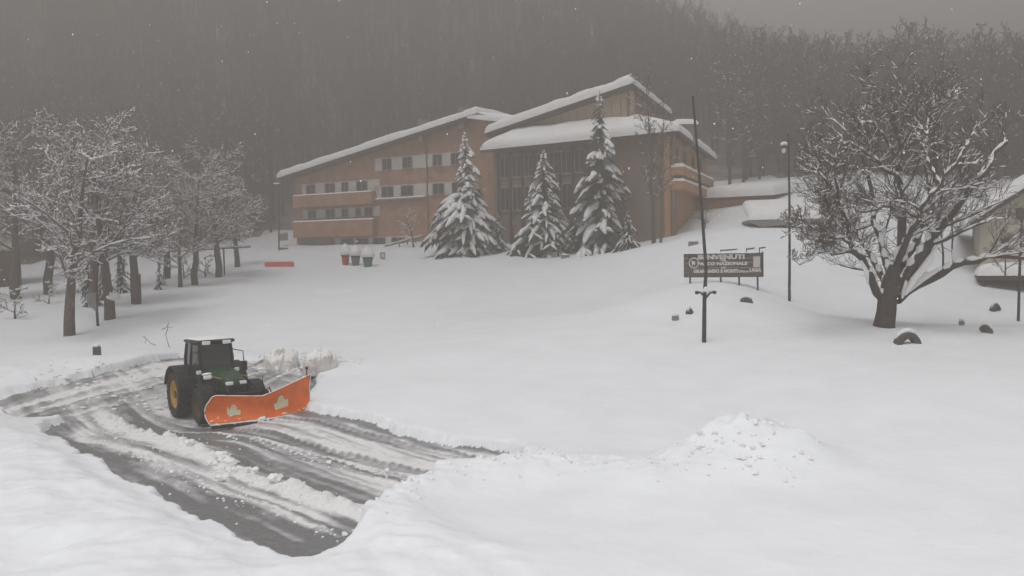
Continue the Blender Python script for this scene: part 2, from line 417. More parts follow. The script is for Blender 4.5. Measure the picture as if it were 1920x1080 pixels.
NX, NY = len(gx), len(gy)
idx = np.arange(NX * NY).reshape(NY, NX)
Q = np.stack([idx[:-1, :-1], idx[:-1, 1:], idx[1:, 1:], idx[1:, :-1]], -1).reshape(-1, 4)
fm = (mask[:-1, :-1] + mask[1:, 1:] + mask[1:, :-1] + mask[:-1, 1:]).reshape(-1) / 4 > 0.93
fy = (Y[:-1, :-1]).reshape(-1); fx = (X[:-1, :-1]).reshape(-1)
slope_edge = np.interp(fx, [-300, -60, -28, 30, 60, 300], [92, 104, 124, 112, 104, 92]) + 6 * fbm(fx / 9, fy / 9, 71, 2)
hillm = (fy > slope_edge) & ~fm
VV = np.stack([X.ravel(), Y.ravel(), Z.ravel()], 1)
def sub(name, sel, mt, kind='structure', attr=None, label=None):
    q = Q[sel]; u, inv = np.unique(q.ravel(), return_inverse=True)
    o = mesh_obj(name, VV[u], [inv.reshape(-1, 4)], mt, None, True)
    if attr is not None:
        a = o.data.attributes.new('bare', 'FLOAT', 'POINT'); a.data.foreach_set('value', attr.ravel()[u].astype(np.float32))
    o['kind'] = kind
    if label: o['label'] = label
    return o
# road material: packed snow where white, wet grit where scraped through, plus painted shade under the far bank
mt = bpy.data.materials.new('scraped_road'); mt.use_nodes = True
n = mt.node_tree.nodes; l = mt.node_tree.links; b = n['Principled BSDF']
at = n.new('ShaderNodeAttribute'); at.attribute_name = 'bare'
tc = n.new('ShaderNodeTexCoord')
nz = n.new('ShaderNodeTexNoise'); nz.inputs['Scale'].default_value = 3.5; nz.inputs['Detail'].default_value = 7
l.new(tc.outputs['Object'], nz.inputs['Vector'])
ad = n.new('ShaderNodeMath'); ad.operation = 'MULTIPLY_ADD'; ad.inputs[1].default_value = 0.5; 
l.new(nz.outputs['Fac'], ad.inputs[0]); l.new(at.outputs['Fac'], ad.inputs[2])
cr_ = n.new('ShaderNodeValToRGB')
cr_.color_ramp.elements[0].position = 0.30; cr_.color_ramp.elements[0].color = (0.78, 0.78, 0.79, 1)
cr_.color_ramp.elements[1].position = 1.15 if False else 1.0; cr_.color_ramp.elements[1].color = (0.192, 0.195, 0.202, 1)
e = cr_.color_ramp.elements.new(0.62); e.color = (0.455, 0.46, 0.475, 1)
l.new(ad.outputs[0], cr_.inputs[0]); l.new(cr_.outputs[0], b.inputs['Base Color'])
rr = n.new('ShaderNodeMapRange'); rr.inputs['From Min'].default_value = 0.3; rr.inputs['From Max'].default_value = 1.0; rr.inputs['To Min'].default_value = 0.8; rr.inputs['To Max'].default_value = 0.3
l.new(ad.outputs[0], rr.inputs[0]); l.new(rr.outputs[0], b.inputs['Roughness'])
n2 = n.new('ShaderNodeTexNoise'); n2.inputs['Scale'].default_value = 9; n2.inputs['Detail'].default_value = 6; l.new(tc.outputs['Object'], n2.inputs['Vector'])
bp = n.new('ShaderNodeBump'); bp.inputs['Distance'].default_value = 0.05; l.new(n2.outputs['Fac'], bp.inputs['Height']); l.new(bp.outputs[0], b.inputs['Normal'])
M['scraped_road'] = mt
mat('forest_floor', (0.30, 0.285, 0.275), 0.95, 0.2, 0.25, 0.1, 1.0, col2=(0.09, 0.075, 0.065), spec=0.1)
sub('snow_ground', ~fm & ~hillm, M['snow'])
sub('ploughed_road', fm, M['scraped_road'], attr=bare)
sub('forest_hill', hillm, M['forest_floor'])
def gz(x, y):
    """height of the finished ground at a point"""
    i = min(max(np.searchsorted(gx, x) - 1, 0), NX - 2); j = min(max(np.searchsorted(gy, y) - 1, 0), NY - 2)
    u = (x - gx[i]) / (gx[i + 1] - gx[i]); v = (y - gy[j]) / (gy[j + 1] - gy[j])
    return float((Z[j, i] * (1 - u) + Z[j, i + 1] * u) * (1 - v) + (Z[j + 1, i] * (1 - u) + Z[j + 1, i + 1] * u) * v)
def foot(px, py, sink=0.0):
    h = hit(px, py); return np.array([h[0], h[1], gz(h[0], h[1]) - sink])

# ------------------------------------------------------------------ haze
hb = MB()
hx0, hx1, hy0, hy1, hz0, hz1 = -340, 312, -72, 442, -2.0, 175.0
HZ = None
def build_haze():
    zmin = float(Z.min()) - 1.0
    zmax = float(Z.max()) + 22
    o = MB().box(hx0, hx1, hy0, hy1, zmin, zmax).build('haze', None)
    mt = bpy.data.materials.new('haze'); mt.use_nodes = True; nn = mt.node_tree; nn.nodes.clear()
    out = nn.nodes.new('ShaderNodeOutputMaterial'); pv = nn.nodes.new('ShaderNodeVolumePrincipled')
    pv.inputs['Color'].default_value = (*HAZE_COLOR, 1); pv.inputs['Density'].default_value = HAZE_DENSITY
    pv.inputs['Anisotropy'].default_value = HAZE_G
    nn.links.new(pv.outputs[0], out.inputs['Volume'])
    o.data.materials.append(mt); o['kind'] = 'stuff'; o['label'] = 'grey snow haze hanging over the whole slope'
    return o
build_haze()

def snow_slab(mb, c00, c10, c11, c01, th, nu=10, nv=8, over=0.0, seed=0, rag=0.13, edge=0.5):
    """a snow load lying on the quad c00-c10-c11-c01: rounded edges, lumpy top, closed underneath"""
    c00, c10, c11, c01 = [np.asarray(c, float) for c in (c00, c10, c11, c01)]
    lu = max(np.linalg.norm(c10 - c00), 0.1); lv = max(np.linalg.norm(c01 - c00), 0.1)
    def spaced(nn, ln):
        e = min(edge / ln, 0.45); k = [0, e * 0.08, e * 0.3, e * 0.65, e]
        mid = list(np.linspace(e, 1 - e, nn)[1:-1]); return np.array(k + mid + [1 - a for a in k[::-1]])
    us, vs = spaced(nu, lu), spaced(nv, lv)
    V = []
    for v in vs:
        for u in us:
            p = c00 * (1 - u) * (1 - v) + c10 * u * (1 - v) + c11 * u * v + c01 * (1 - u) * v
            e = min(min(u, 1 - u) * lu, min(v, 1 - v) * lv) / edge
            e = min(e, 1); h = th * math.sqrt(max(0, 1 - (1 - e) ** 2))
            h *= 1 + 2.2 * rag * float(vnoise(u * lu * 0.6 + seed * 7.7, v * lv * 0.6 + seed * 3.1, seed)) 
            V.append(p + np.array([0, 0, h]))
    nu_, nv_ = len(us), len(vs)
    F = [(j * nu_ + i, j * nu_ + i + 1, (j + 1) * nu_ + i + 1, (j + 1) * nu_ + i) for j in range(nv_ - 1) for i in range(nu_ - 1)]
    b0 = len(V); V += [c00, c10, c11, c01]
    per = [i for i in range(nu_)]
    F.append((b0 + 3, b0 + 2, b0 + 1, b0))
    mb.add(V, F); return mb
# ------------------------------------------------------------------ buildings
class Plane:
    """a vertical plane through ground points a -> b; s runs along it, out points to its viewer side"""
    def __init__(s, a, b):
        s.o = np.array([a[0], a[1], 0.0]); d = np.array([b[0] - a[0], b[1] - a[1], 0.0]); s.len = np.linalg.norm(d); s.u = d / s.len
        s.n = np.array([s.u[1], -s.u[0], 0.0])
    def pt(s, a, z, out=0.0): return s.o + s.u * a + s.n * out + np.array([0, 0, z])
    def sz(s, px, py):
        v = ray(px, py); k = np.dot(s.o - np.array([EYE[0], EYE[1], 0]), s.n) / np.dot(v, s.n)
        p = EYE + v * k; return float(np.dot(p - s.o, s.u)), float(p[2])
    def box(s, mb, a0, a1, z0, z1, o0, o1):
        return mb.hexa([s.pt(a0, z0, o1), s.pt(a1, z0, o1), s.pt(a1, z0, o0), s.pt(a0, z0, o0), s.pt(a0, z1, o1), s.pt(a1, z1, o1), s.pt(a1, z1, o0), s.pt(a0, z1, o0)])
    def prism(s, mb, poly, o0, o1): return mb.prism(poly[::-1], lambda a, z, d: s.pt(a, z, d), o1, o0)
    def window(s, a0, a1, z0, z1, parent, out=0.0, fr=0.07, bars=1):
        f = MB(); t = 0.07
        s.box(f, a0, a1, z1 - fr, z1, out - 0.02, out + t); s.box(f, a0, a1, z0, z0 + fr, out - 0.02, out + t)
        s.box(f, a0, a0 + fr, z0 + fr, z1 - fr, out - 0.02, out + t); s.box(f, a1 - fr, a1, z0 + fr, z1 - fr, out - 0.02, out + t)
        for k in range(bars):
            c = a0 + (a1 - a0) * (k + 1) / (bars + 1); s.box(f, c - 0.03, c + 0.03, z0 + fr, z1 - fr, out - 0.02, out + t - 0.012)
        w = f.build('window', M['window_frame'], parent)
        g = MB(); s.box(g, a0 + fr, a1 - fr, z0 + fr, z1 - fr, out - 0.03, out + 0.022); g.build('pane', M['glass'], w)
        sl_ = MB(); s.box(sl_, a0 - 0.06, a1 + 0.06, z0 - 0.06, z0 - 0.003, out, out + 0.16); sl_.build('sill', M['concrete'], w)
        return w

A_ = P(557, 460, 113); B_ = P(960, 400, 96.5)
pl = Plane(A_, B_)
hotel = empty('hotel', (0, 0, 0)); hotel.location = (0, 0, 0)
tag(hotel, 'large brick hotel with snow loaded stepped roofs standing below the foggy forest', 'hotel')
zb = 4.0
sP, zP = pl.sz(906, 214); sV, zV = pl.sz(960, 232); _, zE = pl.sz(545, 334); sE = pl.sz(533, 330)[0]
DEP = 13.0
w = MB(); pl.prism(w, [(0, zb), (sV, zb), (sV, zV - .35), (sP, zP - .35), (0, zE - 0.1)], -DEP, 0)
w.build('wall', M['brick'], hotel)
# roof deck and its snow: one panel each side of the ridge
rf = MB(); pl.prism(rf, [(sE, zE - 0.32), (sP, zP - .32), (sP, zP), (sE, zE + 0.0)], -DEP - 0.5, 1.1)
pl.prism(rf, [(sP + 0.004, zP - .32), (sV + 1.2, zV - .5), (sV + 1.2, zV - .2), (sP + 0.004, zP)], -DEP - 0.5, 1.1)
roof = rf.build('roof', M['dark_wood'], hotel)
sn = MB()
snow_slab(sn, pl.pt(sE - .15, zE, 1.25), pl.pt(sP, zP, 1.25), pl.pt(sP, zP, -DEP), pl.pt(sE - .15, zE, -DEP), 0.95, 26, 8, seed=3, edge=0.7)
snow_slab(sn, pl.pt(sP - 1.4, zP - .45, 1.25), pl.pt(sV + 1.3, zV - .2, 1.25), pl.pt(sV + 1.3, zV - .2, -DEP), pl.pt(sP - 1.4, zP - .45, -DEP), 0.95, 10, 8, seed=4, edge=0.7)
sn.build('roof_snow', M['snow_load'], roof, True)
# chimney shafts that break the roof line
for px, pw, zt in ((796, 10, 1.5), (873, 12, 1.3)):
    a, _ = pl.sz(px, 230); zr = zE + (zP - zE) * (a - sE) / (sP - sE)
    c = MB(); pl.box(c, a - pw * .03, a + pw * .03, zr - 1.0, zr + zt, -0.5, 0.9); ch = c.build('chimney', M['brown_wall'], hotel)
# window strips, parapets, windows (rows read off the facade)
def row(pa, pb, py_t, py_b, wins, px_strip, proud=0.0, pane_rows=1):
    s0, _ = pl.sz(px_strip[0], py_t); s1, _ = pl.sz(px_strip[1], py_t)
    zt = pl.sz(*py_t_pt)[1] if False else pl.sz(pa, py_t)[1]; zbm = pl.sz(pa, py_b)[1]
    c = MB(); pl.box(c, s0, s1, zbm, zt, -0.05, 0.05 + proud); c.build('window_band', M['white_panel'], hotel)
    for (x0, x1) in wins:
        a0, a1 = pl.sz(x0, (py_t + py_b) / 2)[0], pl.sz(x1, (py_t + py_b) / 2)[0]
        pl.window(a0, a1, zbm + 0.06, zt - 0.08, hotel, 0.052 + proud)
row(635, 635, 341, 362, ((575, 592), (610, 629), (641, 654), (669, 690)), (566, 712))
row(635, 635, 390, 408, ((578, 594), (611, 629), (641, 654), (667, 678), (684, 700)), (568, 712))
row(745, 745, 294, 318, ((717, 735), (755, 774), (812, 830), (846, 864)), (703, 884))
row(745, 745, 347, 370, ((716, 739), (752, 776), (812, 834), (848, 870)), (703, 884))
row(640, 640, 446, 462, ((640, 664), (668, 692), (700, 724), (735, 760)), (628, 775))
a0, z0 = pl.sz(917, 250); a1, z1 = pl.sz(931, 231)
pl.window(a0, a1, z0, z1, hotel, 0.002)
# brick balconies with snow on their rails (the left part of the facade)
for (py_t, py_b, xl, xr) in ((364, 386, 559, 706), (414, 444, 559, 708)):
    s0, s1 = pl.sz(xl, py_t)[0], pl.sz(xr, py_t)[0]; zt, zbm = pl.sz(635, py_t)[1], pl.sz(635, py_b)[1]
    c = MB(); pl.box(c, s0, s1, zbm, zt, 0.06, 0.95); bal = c.build('balcony', M['brick'], hotel)
    c = MB(); snow_slab(c, pl.pt(s0, zt, 0.97), pl.pt(s1, zt, 0.97), pl.pt(s1, zt, 0.62), pl.pt(s0, zt, 0.62), 0.16, 16, 3, seed=int(py_t), edge=0.15)
    c.build('balcony_snow', M['snow_load'], bal, True)
s0, s1 = pl.sz(708, 371)[0], pl.sz(800, 371)[0]; zt = pl.sz(745, 372)[1]
c = MB(); pl.box(c, s0, s1, zt - .16, zt, 0.06, 0.5); led = c.build('ledge', M['concrete'], hotel)
c = MB(); snow_slab(c, pl.pt(s0, zt, .5), pl.pt(s1, zt, .5), pl.pt(s1, zt, .07), pl.pt(s0, zt, .07), .14, 10, 3, seed=9, edge=.15); c.build('ledge_snow', M['snow_load'], led, True)
# the pale plinth under the lowest balcony and the drain pipe
s0, s1 = pl.sz(566, 452)[0], pl.sz(622, 452)[0]
c = MB(); pl.box(c, s0, s1, pl.sz(600, 462)[1] - 1.0, pl.sz(600, 447)[1], -0.02, 0.09); c.build('plinth', M['concrete'], hotel)
a, _ = pl.sz(802, 350); c = MB(); c.tube([pl.pt(a, zb, .12), pl.pt(a, zE + 2.5, .12)], .09, 8); c.build('drain_pipe', M['brown_wall'], hotel)

# upper wing: mono-pitch, its tall corner towards the camera
V2 = P(955, 400, 96.0); C2 = P(1182, 300, 86.0)
p2 = Plane(V2, C2); dirb = nrm(np.array([9.0, 24.0, 0]))
D2 = C2 + dirb * 18.5
p3 = Plane(C2, D2)
zv2 = p2.sz(958, 238)[1]; zc2 = p2.sz(1181, 168)[1]; zd2 = zc2 - 0.2
w = MB(); p2.prism(w, [(-1.0, zb + 8), (p2.len, zb + 8), (p2.len, zc2), (-1.0, zv2 - .3)], -.9, 0); w.build('upper_wall', M['ochre_board'], hotel)
w = MB(); p3.prism(w, [(0.005, zb + 8), (18, zb + 8), (18, zd2 - .02), (0.005, zc2 - .02)], -0.3, 0.012); w.build('side_wall', M['brown_wall'], hotel)
c00 = p2.pt(-2.2, zv2 - .55, 1.2); c10 = p2.pt(p2.len + 1.1, zc2 + .33, 1.2); c11 = c10 + dirb * 20 + np.array([0, 0, -0.2]); c01 = c00 + dirb * 20
up3 = np.array([0, 0, .32])
rf = MB().hexa([c00 - up3, c10 - up3, c11 - up3, c01 - up3, c00, c10, c11, c01]); roof2 = rf.build('upper_roof', M['dark_wood'], hotel)
sn = MB(); o1 = (p2.n - p2.u * .2) * .15
snow_slab(sn, c00 + p2.n * .15, c10 + p2.n * .12 + p2.u * .12, c11 + p2.u * .12, c01, 1.0, 22, 14, seed=6, edge=.8); sn.build('upper_roof_snow', M['snow_load'], roof2, True)
# narrow vertical board joints on the upper wall
c = MB()
for k in range(14):
    a = p2.len * (k + 1) / 15; zt = zv2 + (zc2 - zv2) * a / p2.len
    p2.box(c, a - .03, a + .03, zb + 9, zt - .45, -.01, .03)
o = c.build('board_joints', M['brown_wall'], hotel); o['kind'] = 'stuff'

# lower wing wrapped round the front, with its skirt roof
L4 = P(905, 283, 93.0); K4 = P(1272, 243, 80.0)
p4 = Plane(L4, K4); M4 = K4 + nrm(np.array([p4.u[1] * -1, p4.u[0], 0])) * 0
dirc = np.array([-p4.n[0], -p4.n[1], 0.0]); dirc = nrm(np.array([9.0, 24.0, 0.0]))
M4 = K4 + dirc * 25.0
p5 = Plane(K4, M4)
ze = 15.9
ztop_v, ztop_c = p2.sz(985, 240)[1], p2.sz(1180, 229)[1]
SET = 1.0
w = MB(); p4.prism(w, [(SET * .6, zb), (p4.len - SET, zb), (p4.len - SET, ze - .05), (SET * .6, ze - .05)], -SET - .6, -SET); w.build('front_wall', M['brown_wall'], hotel)
w = MB(); p5.prism(w, [(SET + .01, zb), (24, zb), (24, ze - .06), (SET + .01, ze - .06)], -SET - .5, -SET + .01); w.build('gable_wall', M['brick_orange'], hotel)
e3 = np.array([0, 0, .3])
cA, cB = p4.pt(-.3, ze, 0), p4.pt(p4.len, ze, 0); cC = C2 * 1.0; cC[2] = ztop_c; cD = p2.pt(1.6, ztop_v - .4, 0.05)
cC = p2.pt(p2.len + .2, ztop_c, .05)
rf = MB().hexa([cA - e3, cB - e3, cC - e3, cD - e3, cA, cB, cC, cD]); cE = p5.pt(25, ze - .4, 0); cF = C2 + dirb * 17 + p3.n * .05; cF[2] = ztop_c + .3
rf.hexa([cB - e3 * 1.01, cE - e3, cF - e3, cC - e3 * 1.01, cB - e3 * .01, cE, cF, cC - e3 * .01]); roof4 = rf.build('skirt_roof', M['dark_wood'], hotel)
sn = MB(); snow_slab(sn, cA + p4.n * .12, cB + p4.n * .12 + p5.n * .1, cC, cD, .75, 24, 8, seed=12, edge=.6, rag=.12)
snow_slab(sn, cB + p5.n * .12 + p4.n * .1, cE + p5.n * .12, cF, cC, .85, 20, 8, seed=13, edge=.6, rag=.12); sn.build('skirt_roof_snow', M['snow_load'], roof4, True)
# snow capped vent on the skirt roof near the corner
v0 = P(1283, 228, 88); c = MB(); c.box(v0[0] - .9, v0[0] + .9, v0[1] - .6, v0[1] + .6, ztop_c - 2.2, v0[2] - .35); vent = c.build('roof_vent', M['brown_wall'], hotel)
c = MB(); snow_slab(c, v0 + [-1.25, -.9, -.35], v0 + [1.25, -.9, -.35], v0 + [1.25, .9, -.35], v0 + [-1.25, .9, -.35], .6, 6, 5, seed=15, edge=.7); c.build('vent_snow', M['snow_load'], vent, True)
# glazed front under the skirt roof: tall bays between timber posts
def row4(x0, x1, nb, zt, zb_):
    a0, a1 = p4.sz(x0, 320)[0], p4.sz(x1, 320)[0]
    for k in range(nb):
        b0 = a0 + (a1 - a0) * k / nb + .12; b1 = a0 + (a1 - a0) * (k + 1) / nb - .12
        p4.window(b0, b1, zb_, zt, hotel, -SET + .002, .1, 1)
row4(925, 1090, 7, ze - .7, ze - 3.0)
row4(925, 1090, 7, ze - 3.9, ze - 6.4)
for k in range(8):
    a0, a1 = p4.sz(925, 320)[0], p4.sz(1090, 320)[0]; a = a0 + (a1 - a0) * k / 7
    c = MB(); p4.box(c, a - .1, a + .1, zb + 2, ze - .32, -SET + .003, -SET + .3); c.build('post', M['dark_wood'], hotel)
# terraces with snow on the right end wall
for (py, x0, x1) in ((322, 1278, 1341), (347, 1276, 1338)):
    a0 = 1.2; a1 = 21.0; zt = P(1300, py, 87)[2]
    c = MB(); p5.box(c, a0, a1, zt - .75, zt, -SET + .02, .25); tr = c.build('terrace', M['brick_orange'], hotel)
    c = MB(); snow_slab(c, p5.pt(a0, zt, .3), p5.pt(a1, zt, .3), p5.pt(a1, zt, -SET + .05), p5.pt(a0, zt, -SET + .05), .35, 14, 4, seed=py, edge=.3); c.build('terrace_snow', M['snow_load'], tr, True)
for k in range(4):
    p5.window(3.0 + k * 5, 5.2 + k * 5, ze - 2.4, ze - .9, hotel, -SET + .015)

# ---------------------------------------------------------------- annex beside the hotel
an = empty('annex', (0, 0, 0)); tag(an, 'low ochre annex under a thick flat snow roof right of the hotel', 'annex')
pa = Plane(P(1236, 380, 97.0), P(1446, 372, 91.0)); zt = P(1340, 371, 94.3)[2]
c = MB(); pa.prism(c, [(0, 6), (pa.len - .6, 6), (pa.len - .6, zt - .28), (0, zt - .28)], -9, -.5); c.build('wall', M['brick_orange'], an)
s0 = pa.sz(1318, 372)[0]
c = MB(); pa.box(c, s0, pa.len, zt - .28, zt, -9.2, .0); rfa = c.build('roof', M['dark_wood'], an)
c = MB(); bk = pa.pt(0, 0, -12) - pa.pt(0, 0, 0)
snow_slab(c, pa.pt(s0 - .1, zt, .12), pa.pt(pa.len + .3, zt, .12), pa.pt(pa.len + 2.5, zt + 1.1, -10), pa.pt(s0 + .3, zt + 1.0, -10), 1.1, 14, 8, seed=21, edge=.8, rag=.05); c.build('roof_snow', M['snow_load'], rfa, True)

# ---------------------------------------------------------------- shelter slab half buried in the slope
shf = empty('shelter', (0, 0, 0)); tag(shf, 'half buried flat shelter with dark roof edge between flagpole and big tree', 'shelter')
ps = Plane(P(1404, 415, 67.0), P(1560, 409, 66.0)); zt = P(1470, 411, 66.5)[2]
c = MB(); ps.prism(c, [(0, zt - .12), (.9, zt - .55), (4.0, zt - .32), (ps.len + 2, zt - .3), (ps.len + 2, zt), (0, zt)], -6, 0); c.build('roof', M['concrete'], shf)
c = MB(); ps.box(c, 1.2, ps.len + 1.8, zt - 3.4, zt - .33, -5.5, -.6); c.build('wall', M['concrete'], shf)
c = MB(); snow_slab(c, ps.pt(-.05, zt, .08), ps.pt(ps.len + 2.1, zt, .08), ps.pt(ps.len + 2.1, zt + 1.5, -9), ps.pt(.3, zt + 1.4, -9), .55, 12, 8, seed=23, edge=.5, rag=.04); c.build('roof_snow', M['snow_load'], shf, True)

# ---------------------------------------------------------------- house at the right edge
hr = empty('house', (0, 0, 0)); tag(hr, 'plastered house with steep snowy gable roof at the far right edge', 'house')
ph = Plane(P(1822, 480, 60.0), P(2060, 480, 57.0))
se, ze_ = ph.sz(1822, 414); sp_, zp_ = ph.sz(2030, 281); pz = np.array([0, 0, .3])
c = MB(); ph.prism(c, [(.5, 0), (2 * sp_ - .5, 0), (2 * sp_ - .5, ze_), (sp_, zp_ - .35), (.5, ze_)], -9, 0); c.build('wall', M['plaster'], hr)
c = MB(); ph.prism(c, [(se - .5, ze_ - .75), (sp_, zp_ - .3), (sp_, zp_), (se - .5, ze_ - .45)], -9.5, .9); ph.prism(c, [(sp_ + .004, zp_ - .3), (2 * sp_ + .5, ze_ - .75), (2 * sp_ + .5, ze_ - .45), (sp_ + .004, zp_)], -9.5, .9); rfh = c.build('roof', M['dark_wood'], hr)
c = MB(); snow_slab(c, ph.pt(se - .6, ze_ - .48, 1.0), ph.pt(sp_, zp_, 1.0), ph.pt(sp_, zp_, -9.4), ph.pt(se - .6, ze_ - .48, -9.4), .85, 16, 8, seed=31, edge=.7)
snow_slab(c, ph.pt(sp_, zp_, 1.0), ph.pt(2 * sp_ + .6, ze_ - .48, 1.0), ph.pt(2 * sp_ + .6, ze_ - .48, -9.4), ph.pt(sp_, zp_, -9.4), .85, 10, 8, seed=32, edge=.7); c.build('roof_snow', M['snow_load'], rfh, True)
for (x0, x1, y0, y1) in ((1904, 1924, 392, 411), (1944, 1966, 392, 411), (1874, 1894, 446, 470)):
    a0, zt = ph.sz(x0, y0); a1, zz = ph.sz(x1, y1); ph.window(a0, a1, zz, zt, hr, .002)
# porch over the basement door: dark opening, snow on its roof
a0, zt = ph.sz(1828, 514); a1, _ = ph.sz(2010, 514)
c = MB(); ph.box(c, a0, a1, zt - .3, zt, .02, 3.0); por = c.build('porch_roof', M['dark_wood'], hr)
c = MB(); snow_slab(c, ph.pt(a0 - .05, zt, 3.1), ph.pt(a1, zt, 3.1), ph.pt(a1, zt, .05), ph.pt(a0 - .05, zt, .05), .75, 12, 6, seed=33, edge=.6); c.build('porch_snow', M['snow_load'], por, True)
c = MB(); ph.box(c, a0 + .6, a1 - .3, zt - 2.6, zt - .32, .01, .06); c.build('door', M['dark_wood'], hr)
for a in (a0 + .35, (a0 + a1) / 2):
    c = MB(); ph.box(c, a - .09, a + .09, zt - 2.8, zt - .303, 2.7, 2.88); c.build('post', M['dark_wood'], hr)

# ---------------------------------------------------------------- house at the left edge
hl = empty('house', (0, 0, 0)); tag(hl, 'foggy house with pale upper wall and brown timber base at left edge', 'house')
q = Plane(P(-160, 600, 80.0), P(62, 600, 85.0)); s1, zt = q.sz(34, 372); zm = q.sz(0, 470)[1]
c = MB(); q.prism(c, [(0, 0), (s1, 0), (s1, zm), (0, zm)], -8, 0); c.build('timber_base', M['dark_wood'], hl)
c = MB(); q.prism(c, [(0, zm), (s1, zm), (s1, zt), (s1 * .45, zt + 2.6), (0, zt)], -7.9, .0); c.build('wall', M['plaster'], hl)
c = MB(); q.prism(c, [(s1 * .45, zt + 2.6), (s1 + .8, zt - .28), (s1 + .8, zt - .05), (s1 * .45, zt + 2.85)], -8.5, .8); q.prism(c, [(-.8, zt - .28), (s1 * .45 - .004, zt + 2.6), (s1 * .45 - .004, zt + 2.85), (-.8, zt - .05)], -8.5, .8); rfl = c.build('roof', M['dark_wood'], hl)
c = MB(); snow_slab(c, q.pt(s1 * .45, zt + 2.85, .9), q.pt(s1 + .9, zt - .05, .9), q.pt(s1 + .9, zt - .05, -8.4), q.pt(s1 * .45, zt + 2.85, -8.4), .8, 8, 8, seed=41, edge=.7)
snow_slab(c, q.pt(-.9, zt - .05, .9), q.pt(s1 * .45, zt + 2.85, .9), q.pt(s1 * .45, zt + 2.85, -8.4), q.pt(-.9, zt - .05, -8.4), .8, 8, 8, seed=42, edge=.7); c.build('roof_snow', M['snow_load'], rfl, True)
a0, zz = q.sz(2, 440); a1, z1 = q.sz(20, 405); q.window(a0, a1, zz, z1, hl, .002)
a1, z1 = q.sz(84, 560)
c = MB(); q.box(c, 0, a1, z1 - 1.6, z1, .02, 2.2); ter = c.build('terrace', M['dark_wood'], hl)
c = MB(); snow_slab(c, q.pt(0, z1, 2.25), q.pt(a1, z1, 2.25), q.pt(a1, z1, .03), q.pt(0, z1, .03), .25, 10, 5, seed=43, edge=.3); c.build('terrace_snow', M['snow_load'], ter, True)
# ------------------------------------------------------------------ trees
def rot_dir(rg, d, ang):
    d = Vector(d); ax = d.orthogonal().normalized(); ax.rotate(Matrix.Rotation(rg.uniform(0, 2 * math.pi), 3, d))
    v = d.copy(); v.rotate(Matrix.Rotation(ang, 3, ax)); return v
class Grow:
    def __init__(s, seed, n=(8, 6, 5, 4), lr=(.6, .6, .55, .55), ang=(50, 45, 45, 45), wob=(.06, .12, .18, .22), trop=(.05, .06, .03, .0), rr=.55, rmin=.008, start=(.3, .2, .2, .2)):
        s.rg = random.Random(seed); s.n, s.lr, s.ang, s.wob, s.trop, s.rr, s.rmin, s.start = n, lr, ang, wob, trop, rr, rmin, start
        s.out = {}
    def branch(s, p, d, L, r, lvl, K=None):
        rg = s.rg; K = K or (7 if lvl == 0 else 5 if lvl < 2 else 4)
        pts = [tuple(p)]; p = Vector(p); d = Vector(d).normalized(); i_ = min(lvl, len(s.wob) - 1)
        for k in range(K - 1):
            d = (d + Vector((rg.gauss(0, 1), rg.gauss(0, 1), rg.gauss(0, 1))) * s.wob[i_] + Vector((0, 0, s.trop[i_]))).normalized()
            p = p + d * (L / (K - 1)); pts.append(tuple(p))
        s.line(pts, r, max(s.rmin, r * (.3 if lvl else .35)), lvl, L)
    def line(s, pts, r0, r1, lvl, L=None):
        rg = s.rg; K = len(pts)
        pts = [Vector(p) for p in pts]
        if L is None: L = sum((pts[k + 1] - pts[k]).length for k in range(K - 1))
        rad = [r0 + (r1 - r0) * k / (K - 1) for k in range(K)]
        s.out.setdefault(lvl, []).append((np.array(pts), np.array(rad)))
        if lvl >= len(s.n): return
        n = s.n[lvl]; n = max(1, int(n * rg.uniform(.75, 1.25) + .5))
        for j in range(n):
            t = s.start[lvl] + (1 - s.start[lvl]) * ((j + rg.random()) / n); f = t * (K - 1); k = min(int(f), K - 2); u = f - k
            p = pts[k].lerp(pts[k + 1], u); d = (pts[k + 1] - pts[k]).normalized(); r = rad[k] * (1 - u) + rad[k + 1] * u
            cdir = rot_dir(rg, d, R(s.ang[lvl] * rg.uniform(.6, 1.3)))
            if cdir.z < -.25: cdir.z *= -.4
            Lc = L * s.lr[lvl] * (1.15 - .65 * t) * rg.uniform(.7, 1.25)
            s.branch(p, cdir, Lc, max(s.rmin, min(r * .8, r * s.rr * rg.uniform(.8, 1.2))), lvl + 1)
def rechunk(lst, K):
    return lst
def snow_on(branches, rmin=.012, thick=.04, prob=.8, rg=None, steep=.85, k=.85):
    out = []
    rg = rg or random.Random(1)
    for p, r in branches:
        if r[0] < rmin: continue
        K = len(p)
        for i in range(K - 1):
            if rg.random() > prob: continue
            a, b_ = p[i], p[i + 1]; d = b_ - a; L = np.linalg.norm(d)
            sl = abs(d[2]) / (L + 1e-9)
            if sl > steep: continue
            fl = 1 - sl * .55
            t0, t1 = rg.uniform(-.05, .15), rg.uniform(.8, 1.05)
            aa, bb = a + d * t0, a + d * t1; mid = (aa + bb) / 2
            ra = r[i] * k + thick * fl * rg.uniform(.7, 1.3); rb = r[i + 1] * k + thick * fl * rg.uniform(.5, 1.2)
            off = lambda q, rr, ss: q + np.array([0, 0, rr * .75 + ss * .35])
            out.append((np.array([off(aa, r[i], ra), off(mid, (r[i] + r[i + 1]) / 2, (ra + rb) / 2), off(bb, r[i + 1], rb)]), np.array([ra * .45, (ra + rb) * .5, rb * .4])))
    return out
def tubes_obj(name, branches, n, mt, parent=None, sm=True):
    V, F = tubes_np(branches, n); return mesh_obj(name, V, F, mt, parent, sm)

